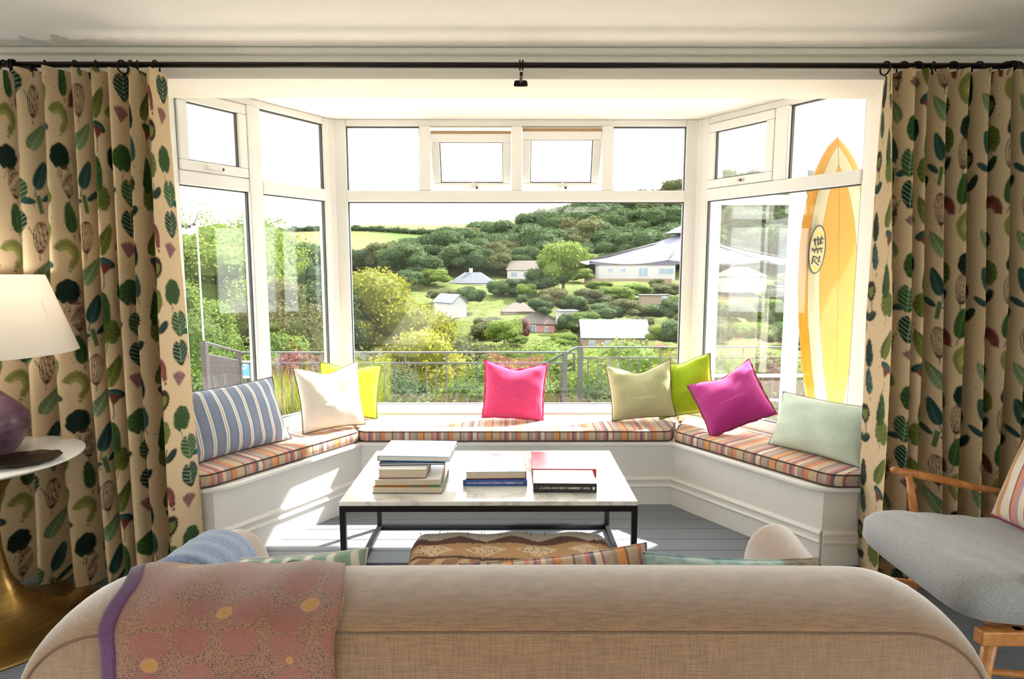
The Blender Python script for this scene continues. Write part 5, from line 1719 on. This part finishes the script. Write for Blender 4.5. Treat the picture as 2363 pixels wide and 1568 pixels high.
# ------------------------------------------------------------------ houses
plain('render_white', '#8d8c8a', .85, var=.05, scale=.6); plain('render_pink', '#8f6464', .85, var=.06, scale=.6); plain('stone_wall', '#6e6155', .9, var=.3, scale=2.5, bump=.4, bscale=6)
plain('far_glass', '#5b6b78', .2, var=.1); plain('frame_far', '#b8b8b4', .5)
def slates(name, a, b):
    t = NT(name); v = t.obj()
    br = t.n('ShaderNodeTexBrick'); t.l(t.mapv(v, (1.6, 1.6, 1.6)), br.inputs[0]); br.inputs['Scale'].default_value = 1.6
    br.inputs['Color1'].default_value = srgb(a); br.inputs['Color2'].default_value = srgb(b); br.inputs['Mortar'].default_value = tuple(x * .7 for x in srgb(a)[:3]) + (1,); br.inputs['Mortar Size'].default_value = .01
    t.pbr(t.mix(t.noise(v, 1.2, 4.0), br.outputs[0], srgb(b)), .8, 0, .15)
slates('slate_grey', '#4a4e54', '#575c63'); slates('slate_brown', '#4a4542', '#5a5450'); slates('slate_blue', '#565e66', '#666e76')
def house(name, label, px, py_base, Y, wid, dep, hw, hr, wall, roof, kind='gable', rz=0.0, wins=(), chim=None, overh=.35, axis='x'):
    b = at(px, py_base, Y)
    o = thing(name, label, 'house' if name != 'shed' else 'shed', (b.x, Y, b.z), R(rz))
    MB().box((-wid / 2, 0, -1.6), (wid / 2, dep, hw)).build('walls', wall, o)
    w2, d0, d1 = wid / 2 + overh, -overh, dep + overh
    e = hw - .05; tp = hw + hr; dm = dep / 2; th = .18
    if kind == 'gable':
        v = [(-w2, d0, e), (w2, d0, e), (w2, d1, e), (-w2, d1, e), (-w2, dm, tp), (w2, dm, tp)]
        f = [(0, 1, 5, 4), (2, 3, 4, 5)]
        g = MB(); g.add([(-wid / 2, 0, hw - .02), (-wid / 2, dep, hw - .02), (-wid / 2, dm, tp - .3)], [(0, 1, 2)]); g.add([(wid / 2, 0, hw - .02), (wid / 2, dep, hw - .02), (wid / 2, dm, tp - .3)], [(0, 2, 1)])
        g.build('gable_wall', wall, o)
        rf = mesh('roof', v, f, roof, o); s_ = rf.modifiers.new('s', 'SOLIDIFY'); s_.thickness = th
    elif kind == 'hip':
        rl = max(.5, wid / 2 - dep / 2 * .9)
        v = [(-w2, d0, e), (w2, d0, e), (w2, d1, e), (-w2, d1, e), (-rl, dm, tp), (rl, dm, tp)]
        for i, q in enumerate([(0, 1, 5, 4), (1, 2, 5), (2, 3, 4, 5), (3, 0, 4)]):
            rf = mesh('roof_slope', v, [q], roof, o); s_ = rf.modifiers.new('s', 'SOLIDIFY'); s_.thickness = th
    elif kind == 'gabley':
        v = [(-w2, d0, e), (w2, d0, e), (w2, d1, e), (-w2, d1, e), (0, d0, tp), (0, d1, tp)]
        rf = mesh('roof', v, [(3, 0, 4, 5), (1, 2, 5, 4)], roof, o); s_ = rf.modifiers.new('s', 'SOLIDIFY'); s_.thickness = th
        g = MB(); g.add([(-wid / 2, 0, hw - .02), (wid / 2, 0, hw - .02), (0, 0, tp - .25)], [(0, 1, 2)]); g.build('gable_wall', wall, o)
    else:
        MB().box((-w2, d0, hw), (w2, d1, hw + hr)).build('flat_roof', roof, o)
    for (x0, x1, z0, z1) in wins:
        wn = MB().box((x0, -.10, z0), (x1, .02, z1)).build('window', 'frame_far', o)
        m_ = (x0 + x1) / 2
        for a_, c_ in ((x0 + .1, m_ - .05), (m_ + .05, x1 - .1)):
            MB().box((a_, -.14, z0 + .1), (c_, -.10, z1 - .1)).build('pane', 'far_glass', wn)
    if chim:
        for cx in chim:
            MB().box((cx - .5, dm - .4, tp - 1.0), (cx + .5, dm + .4, tp + 1.3)).build('chimney', wall, o)
    return o
house('bungalow', 'white bungalow with hipped slate roof and dormer on the hillside', 1085, 672, 190, 13, 8.5, 2.5, 3.3, 'render_white', 'slate_grey', 'hip', -8, [(-5.6, -3.9, .6, 1.9), (-.8, .8, .2, 1.9), (2.0, 3.0, .6, 1.8), (3.9, 5.6, .6, 1.9)], (-.6,))
house('hillside_house', 'white house with plain grey gable roof left of the tall pale tree', 1225, 642, 206, 16, 8, 2.7, 3.2, 'render_white', 'slate_brown', 'gable', -3, [(-6.8, -4.6, .4, 2.1), (-2.6, -.4, .4, 2.1), (1.6, 3.0, .4, 2.1)])
mh = house('modern_house', 'long white modern house under the parasol above the stone terrace wall', 1470, 640, 200, 25, 9, 4.0, .5, 'render_white', 'slate_brown', 'flat', 0, [(-9.6, -7.8, 1.6, 3.0), (-5.4, -3.6, 1.6, 3.0), (.4, 3.6, .2, 3.2), (7.0, 12.0, 1.0, 3.0)])
rw = at(1455, 664, 197)
wl = MB().box((-15, 0, -3), (13, .8, 2.9)).build('retaining_wall', 'stone_wall'); wl.location = (rw.x, 196, rw.z)
tag(wl, 'long rough stone retaining wall below the modern white house', 'wall')
house('cottage', 'small white gable ended house among the bushes above the golden tree', 1060, 716, 130, 3.8, 7, 1.6, 1.8, 'render_white', 'slate_blue', 'gabley', 40, [])
house('cottage', 'low brown roofed cottage behind the pink house', 1200, 732, 150, 8, 6, 1.4, 2.0, 'stone_wall', 'slate_brown', 'hip', 5, [])
house('pink_house', 'pink house with grey hipped roof and white windows in the valley', 1235, 774, 135, 8.6, 7, 2.6, 2.4, 'render_pink', 'slate_brown', 'hip', -14, [(-1.2, .2, .1, 2.3), (2.2, 3.0, .5, 2.0)], None)
hl = house('hall', 'long stone hall with pale slate roof at the foot of the hill', 1420, 806, 115, 12.6, 7.5, 2.2, 3.2, 'stone_wall', 'slate_blue', 'gable', -2, [(-2.0, -.9, .3, 1.6), (.6, 1.7, .3, 1.6), (-5.0, -3.9, .3, 1.6)])
house('shed', 'small white flat roofed shed right of the pink house', 1312, 737, 130, 3.9, 3, 1.7, .15, 'render_white', 'slate_blue', 'flat', 12, [])
house('shed', 'grey hut with dark opening on the bank below the modern house', 1512, 693, 150, 7.0, 3, 1.2, .15, 'stone_wall', 'slate_grey', 'flat', 0, [(1.6, 3.0, .1, 1.0)])
house('villa', 'white villa with pale hipped roof seen through the right bay window', 1722, 662, 170, 12, 8, 2.9, 2.6, 'render_white', 'slate_brown', 'hip', 6, [(-4.6, -2.4, .6, 2.2), (-1.4, 1.4, .4, 2.3), (2.6, 4.4, .6, 2.2)])

# ------------------------------------------------------------------ terrace railings
plain('rail_grey', '#33373b', .5, metal=.0, var=.05)
plain('rail_dark', '#2b282b', .6, metal=.0, var=.05)
def railing(label, x0, x1, y, zt, zg, posts, mat, step=.112, name='terrace_railing'):
    o = thing(name, label, 'railing', (x0, y, zg))
    L = x1 - x0; H = zt - zg
    MB().box((0, -.02, H - .016), (L, .02, H)).build('top_rail', mat, o, bevel=.006)
    MB().box((0, -.008, H - .135), (L, .008, H - .118)).build('middle_rail', mat, o)
    MB().box((0, -.008, .05), (L, .008, .066)).build('bottom_rail', mat, o)
    bm = MB().box((-.006, -.006, .06), (.006, .006, H - .118)).build('baluster', mat, o)
    k = 1; bm.location.x = step
    while (k + 1) * step < L - .03:
        k += 1
        c = bm.copy(); C.objects.link(c); c.location.x = k * step
        if k % 4 == 0:
            MB().box((k * step - .007, -.007, H - .12), (k * step + .007, .007, H - .02)).build('upper_baluster', mat, o)
    for px_ in posts:
        MB().box((px_ - .026, -.026, 0), (px_ + .026, .026, H)).build('post', mat, o, bevel=.004)
    return o
railing('grey metal terrace railing running behind the left and centre windows', -2.92, 0.63, 6.5, .517, -.6, [3.52], 'rail_grey')
railing('higher grey metal railing section behind the sage pillow', 0.74, 4.4, 6.5, .573, -.6, [0.03, 3.6], 'rail_grey')
hr_ = MB().tube([(0.60, 6.5, .508), (.70, 6.5, .50), (.70, 6.5, .3)], .014, 8).tube([(.30, 6.52, .34), (.62, 6.52, .50), (.74, 6.5, .565)], .012, 8).build('handrail_link', 'rail_grey', None, True)
tag(hr_, 'bent grey handrail piece joining the two railing sections', 'handrail')
# stair railing on the left, closely barred, rising towards the house
sr = thing('stair_railing', 'closely barred dark stair railing beyond the blue striped pillow', 'railing', (-2.92, 6.5, -.6))
A = Vector((-2.92, 6.5, .517)); B = Vector((-2.53, 5.0, .80))
for dz, rr_ in ((0, .014), (-.10, .010)):
    MB().tube([tuple(A + Vector((2.92, -6.5, .6 + dz))), tuple(B + Vector((2.92, -6.5, .6 + dz)))], rr_, 8).build('top_rail' if not dz else 'middle_rail', 'rail_dark', sr)
for k in range(19):
    q = A.lerp(B, (k + .5) / 19)
    MB().box((q.x + 2.92 - .008, q.y - 6.5 - .008, q.z - .55), (q.x + 2.92 + .008, q.y - 6.5 + .008, q.z + .6 - .1)).build('baluster', 'rail_dark', sr)
for q in (A, B):
    MB().box((q.x + 2.92 - .022, q.y - 6.5 - .022, 0), (q.x + 2.92 + .022, q.y - 6.5 + .022, q.z + .6)).build('post', 'rail_dark', sr)
# raised flower bed in front of the railing
bed = thing('flower_bed', 'raised bed of dry grasses and small orange flowers along the terrace edge', 'planter', (-1.6, 6.0, -.6))
MB().box((0, -.15, 0), (4.0, .2, .52)).build('planter_wall', 'stone_wall', bed)
def tufts(n, x0, x1, y0, y1, h, w, seed, flowers=None):
    rs = np.random.RandomState(seed)
    v = []; f = []; tint = []
    for i in range(n):
        x, y = rs.uniform(x0, x1), rs.uniform(y0, y1)
        hh = h * rs.uniform(.5, 1.2); a = rs.uniform(0, 6.28); le = rs.uniform(0, .45) * hh
        dx, dy = math.cos(a), math.sin(a)
        k = len(v)
        v += [(x - dy * w, y + dx * w, 0), (x + dy * w, y - dx * w, 0), (x + dx * le * .5 + dy * w * .7, y + dy * le * .5 - dx * w * .7, hh * .6), (x + dx * le * .5 - dy * w * .7, y + dy * le * .5 + dx * w * .7, hh * .6), (x + dx * le, y + dy * le, hh)]
        f += [(k, k + 1, k + 2, k + 3), (k + 3, k + 2, k + 4)]
        tint += [rs.rand()] * 5
    return v, f, np.repeat(np.array(tint)[:, None], 3, 1)
v, f, tn = tufts(1500, .05, 3.95, -.13, .18, .13, .004, 3)
g_ = mesh('grass_blades', [(a, b_, c_ + .5) for a, b_, c_ in v], f, 'leaf_grass', bed, col=tn); g_['kind'] = 'stuff'
plain('petal_orange', '#d98a3c', .8); plain('petal_yellow', '#d8c24a', .8)
rs = random.Random(9)
for k in range(46):
    x_, y_, z_ = rs.uniform(.1, 3.9), rs.uniform(-.12, .15), .5 + rs.uniform(.05, .13)
    MB().lathe([(.002, 0), (.016, .006), (.018, .012), (.006, .014)], 8, (x_, y_, z_)).build('flower', 'petal_orange' if k % 2 else 'petal_yellow', bed, True)
gb = thing('grass_bank', 'bright lime green long grass just beyond the terrace railing at the left', 'grass', (-3.2, 7.0, -.62))
gb['kind'] = 'stuff'
v, f, tn = tufts(3000, 0, 1.5, 0, 1.3, .66, .006, 8)
mesh('grass_blades', v, f, 'leaf_grass', gb, col=tn)
# blue garden seat
bs = thing('garden_pouf', 'pale blue rounded garden seat outside the centre window behind the pale lime pillow', 'seat', (at(885, 920, 5.1).x, 5.1, -.12))
MB().lathe([(.12, 0), (.15, .02), (.16, .2), (.155, .28), (.12, .305), (.0, .31)], 28).build('seat_pad', plain('canvas_blue', '#9db4dd', .9), bs, True)

# ------------------------------------------------------------------ parasol
t = NT('parasol_cloth')
v = t.obj()
n1 = t.noise(v, 40.0, 3.0)
t.pbr(t.mix(n1, srgb('#5c5e6c'), srgb('#676977')), .85, 0, .2, None, 0, (.10, srgb('#77708f')))
par = thing('parasol', 'large pale lilac garden parasol open above the terrace on the right', 'parasol', (2.62, 9.2, -.9))
ap = Vector((0, 0, 2.86)); ez = 2.42; rad_ = 1.62
rim = [(rad_ * math.cos(R(22.5 + 45 * k)), rad_ * math.sin(R(22.5 + 45 * k)), ez) for k in range(8)]
for k in range(8):
    a = Vector(rim[k]); b_ = Vector(rim[(k + 1) % 8])
    vv = []; ff = []
    n_ = 8
    for i in range(n_ + 1):
        u = i / n_
        l_ = ap.lerp(a, u); r_ = ap.lerp(b_, u)
        for j in range(n_ + 1):
            w = j / n_
            q = l_.lerp(r_, w)
            sag = -.05 * math.sin(math.pi * w) * u - .06 * math.sin(math.pi * u)
            vv.append((q.x * (1 - .04 * math.sin(math.pi * w) * u), q.y * (1 - .04 * math.sin(math.pi * w) * u), q.z + sag))
    for i in range(n_):
        for j in range(n_):
            q = i * (n_ + 1) + j
            ff.append((q, q + 1, q + n_ + 2, q + n_ + 1))
    pn = mesh('canopy_panel', vv, ff, 'parasol_cloth', par, True)
    MB().tube([tuple(ap - Vector((0, 0, .06))), tuple(a - Vector((0, 0, .015)))], .012, 6).build('rib', 'rail_dark', par, True)
vt = MB(); vt.lathe([(.30, 2.83), (.16, 2.90), (.05, 2.955), (.03, 3.0), (.0, 3.01)], 8); vt.build('vent_cap', 'parasol_cloth', par)
MB().tube([(0, 0, 0), (0, 0, 2.95)], .03, 12).build('pole', 'rail_grey', par, True)
MB().lathe([(.4, 0), (.4, .06), (.06, .09), (.05, .3)], 24).build('base', 'rail_dark', par)

# ------------------------------------------------------------------ porch frame beyond the right window
po = thing('glazed_porch', 'white framed glazed porch beyond the right bay window', 'porch', (1.80, 5.6, -.6))
def pb_(name, x0, x1, z0, z1, y0=-.03, y1=.05, m='upvc_white'):
    MB().box((x0, y0, z0 + .6), (x1, y1, z1 + .6)).build(name, m, po, bevel=.006)
pb_('post', 0, .115, -.6, 2.66); pb_('post', .76, .88, -.6, 2.66); pb_('post', 2.2, 2.3, -.6, 2.66)
pb_('beam', .115, .76, 1.985, 2.065); pb_('beam', .88, 2.2, 1.985, 2.065); pb_('head_beam', 0, 2.3, 2.60, 2.70, -.04, .06)
pb_('upper_rail', .115, .76, 2.50, 2.56); pb_('upper_rail', .88, 2.2, 2.50, 2.56)
pb_('guard_rail', .115, 2.2, .395, .425, -.01, .02); pb_('guard_rail', .115, 2.2, .165, .185, -.01, .02)
for x0, x1 in ((.115, .76), (.88, 2.2)):
    MB().box((x0, 0, 0), (x1, .006, 2.585)).build('pane', 'window_glass', po)
    MB().box((x0, 0, 2.665), (x1, .006, 3.1)).build('pane', 'window_glass', po)

# ------------------------------------------------------------------ surfboard
t = NT('board_resin')
v = t.uv(); s2 = t.sep(v)
au = t.math('ABSOLUTE', s2[0])            # distance from the centre line (m)
ed = s2[1]                                # distance from the rail (m)
n1 = t.noise(t.obj(), 12.0, 5.0, .6); n2 = t.noise(t.obj(), 2.5, 3.0)
yel = t.mix(n1, srgb('#b8810e'), srgb('#c69a1c'))
yel = t.mix(t.math('MULTIPLY', n2, .45), yel, srgb('#bd7014'))
inb = t.math('MULTIPLY', t.math('GREATER_THAN', ed, .050), t.math('LESS_THAN', ed, .118))
c = t.mix(inb, yel, srgb('#b8b299'))
for e_ in (.050, .118):
    c = t.mix(t.math('MULTIPLY', .75, t.math('LESS_THAN', t.math('ABSOLUTE', t.math('SUBTRACT', ed, e_)), .0018)), c, srgb('#6a5a2c'))
c = t.mix(t.math('LESS_THAN', au, .0022), c, srgb('#8a6a2a'))
t.pbr(c, .12, 0, .5, None, 0, (.22, c), .6)
sfb = thing('surfboard', 'yellow orange surfboard with two cream stripes standing outside the right window', 'surfboard', (0, 0, 0))
def surfboard():
    L = 2.30; nv, nu = 90, 32
    def hw(q):    # half width along the length, q=0 tail .. 1 nose
        return float(np.interp(q, [0, .05, .15, .27, .38, .5, .6, .7, .78, .84, .90, .94, .97, .985, 1], [.05, .078, .118, .162, .195, .220, .228, .223, .205, .180, .142, .103, .063, .038, 0.0]))
    v = []; uv = []; f = []
    for side in (1, -1):
        for i in range(nv + 1):
            q = i / nv
            h_ = max(hw(q), .002)
            for j in range(nu + 1):
                u = -1 + 2 * j / nu
                x = h_ * u
                th = .034 * (1 - abs(u) ** 3.2) * (min(1, (1 - q) * 7 + .12)) ** .6 + .002
                rock = -.10 * max(0, q - .55) ** 2 * 2 - .03 * max(0, .2 - q)
                v.append((x, -side * th + rock * -1, q * L))
                uv.append((x, h_ * (1 - abs(u)) if abs(u) < .999 else 0))
    n_ = (nv + 1) * (nu + 1)
    for s_ in range(2):
        for i in range(nv):
            for j in range(nu):
                a = s_ * n_ + i * (nu + 1) + j
                q = (a, a + 1, a + nu + 2, a + nu + 1)
                f.append(q if s_ == 0 else q[::-1])
    for i in range(nv):
        for j in (0, nu):
            a = i * (nu + 1) + j; b = a + nu + 1
            f.append((a, b, b + n_, a + n_) if j == 0 else (b, a, a + n_, b + n_))
    f.append(tuple(range(nu + 1)) + tuple(n_ + j for j in range(nu, -1, -1)))
    mesh('board', v, f, 'board_resin', sfb, True, uv=uv)
    # oval maker's badge on the left stripe
    plain('badge_cream', '#a59c78', .5); plain('badge_ink', '#101a0e', .6); plain('badge_gold', '#b9a13a', .4)
    bd = bpy.data.objects.new('badge', None); link(bd, sfb)
    bd.location = (-.128, -.0335, 1.62); bd.rotation_euler = (R(90), 0, R(-4))
    bd.rotation_euler = Euler((R(90), R(5), 0))
    def ell(rx, ry, n=40):
        return [(rx * math.cos(2 * math.pi * k / n), ry * math.sin(2 * math.pi * k / n)) for k in range(n)]
    MB().prism(ell(.050, .150), 0, .0012).build('badge_rim', 'badge_ink', bd)
    MB().prism(ell(.043, .142), .0012, .0018).build('badge_face', 'badge_cream', bd)
    sc = MB()
    strokes = [[(-.030, .052), (.036, .066)], [(-.022, .066), (-.012, .020)], [(-.004, .074), (.004, .024), (.016, .052)], [(.020, .078), (.018, .030), (.032, .044)],
               [(-.030, .008), (-.014, -.018), (-.006, .014), (.006, -.022), (.016, .012), (.030, -.014)], [(-.034, -.006), (.034, .010)],
               [(-.018, -.040), (-.024, -.088)], [(-.018, -.040), (.012, -.048), (-.014, -.066), (.020, -.092)], [(.022, -.036), (.016, -.074), (.028, -.068)]]
    for s_ in strokes:
        sc.tube([(a * .95, b * 1.05, .002) for a, b in s_], .0042, 5)
    sc.build('badge_script', 'badge_ink', bd)
    lf = MB()
    for (a, b) in ((0, .10), (.012, .088), (-.008, -.115), (.01, -.12)):
        lf.prism([(a - .012, b), (a, b + .012), (a + .012, b + .004), (a + .002, b - .012)], .0018, .0024)
    lf.build('badge_leaf', 'badge_gold', bd)
surfboard()
nose = at(1937, 314, 3.80); low = at(1922, 1000, 3.80)
d_ = Vector((nose.x - low.x, 0, nose.z - low.z)).normalized()
tl = nose - d_ * 2.30
sfb.matrix_world = Matrix.Translation((tl.x, 3.80, tl.z)) @ Matrix.Rotation(math.atan2(d_.x, d_.z), 4, 'Y') @ Matrix.Rotation(R(-8), 4, 'Z')

# ------------------------------------------------------------------ string lights, pole and sign on the left
pl = thing('light_pole', 'slim pale pole carrying a string of bulbs outside the left window', 'pole', (at(459, 600, 5.6).x, 5.6, -.6))
MB().tube([(0, 0, 0), (0, 0, at(459, 478, 5.6).z + .6)], .007, 8).build('shaft', plain('pole_pale', '#cfc9bd', .6), pl, True)
bl = [(400, 496), (410, 521), (422, 533), (438, 534), (449, 529)]
t = NT('bulb_glass'); t.pbr((.95, .95, .93, 1), .08, 0, .5, None, 0, (.5, (.95, .95, .93, 1)))
wr = thing('festoon_wire', 'thin wire looped from the pale pole to the house wall', 'wire', (0, 0, 0))
pts = [at(px, py - 14, 5.5) for px, py in [(380, 440)] + bl + [(459, 500)]]
MB().tube([tuple(p) for p in pts], .004, 6).build('cable', 'flex_black', wr, True)
for i, (px, py) in enumerate(bl):
    p = at(px, py, 5.5)
    o = thing('festoon_bulb', ['leftmost and highest round glass festoon bulb beside the left curtain', 'second round glass festoon bulb from the left curtain', 'middle round glass festoon bulb of the five outside the left window', 'fourth round glass festoon bulb from the left curtain', 'rightmost round glass festoon bulb next to the pale pole'][i], 'bulb', p, 0, 'festoon bulbs')
    MB().lathe([(.002, -.034), (.02, -.028), (.032, -.01), (.030, .01), (.016, .026)], 16).build('globe', 'bulb_glass', o, True)
    MB().lathe([(.014, .024), (.014, .052), (.006, .056)], 12).build('socket', 'flex_black', o, True)
sg = thing('parking_sign', 'small white sign with a blue parking square behind the stair railing', 'sign', at(563, 868, 8.0))
plain('sign_white', '#eef0f2', .5); plain('sign_blue', '#2f74c8', .5)
MB().box((-.09, 0, -.03), (.09, .02, .20)).build('board', 'sign_white', sg)
MB().box((-.075, -.004, .0), (.085, 0, .19)).build('blue_square', 'sign_blue', sg)
text('P', .19, (0.0, -.006, .095), (R(90), 0, 0), 'sign_white', sg, 'CENTER')
MB().tube([(0, .03, -1.3), (0, .03, .18)], .018, 8).build('post', 'rail_grey', sg)
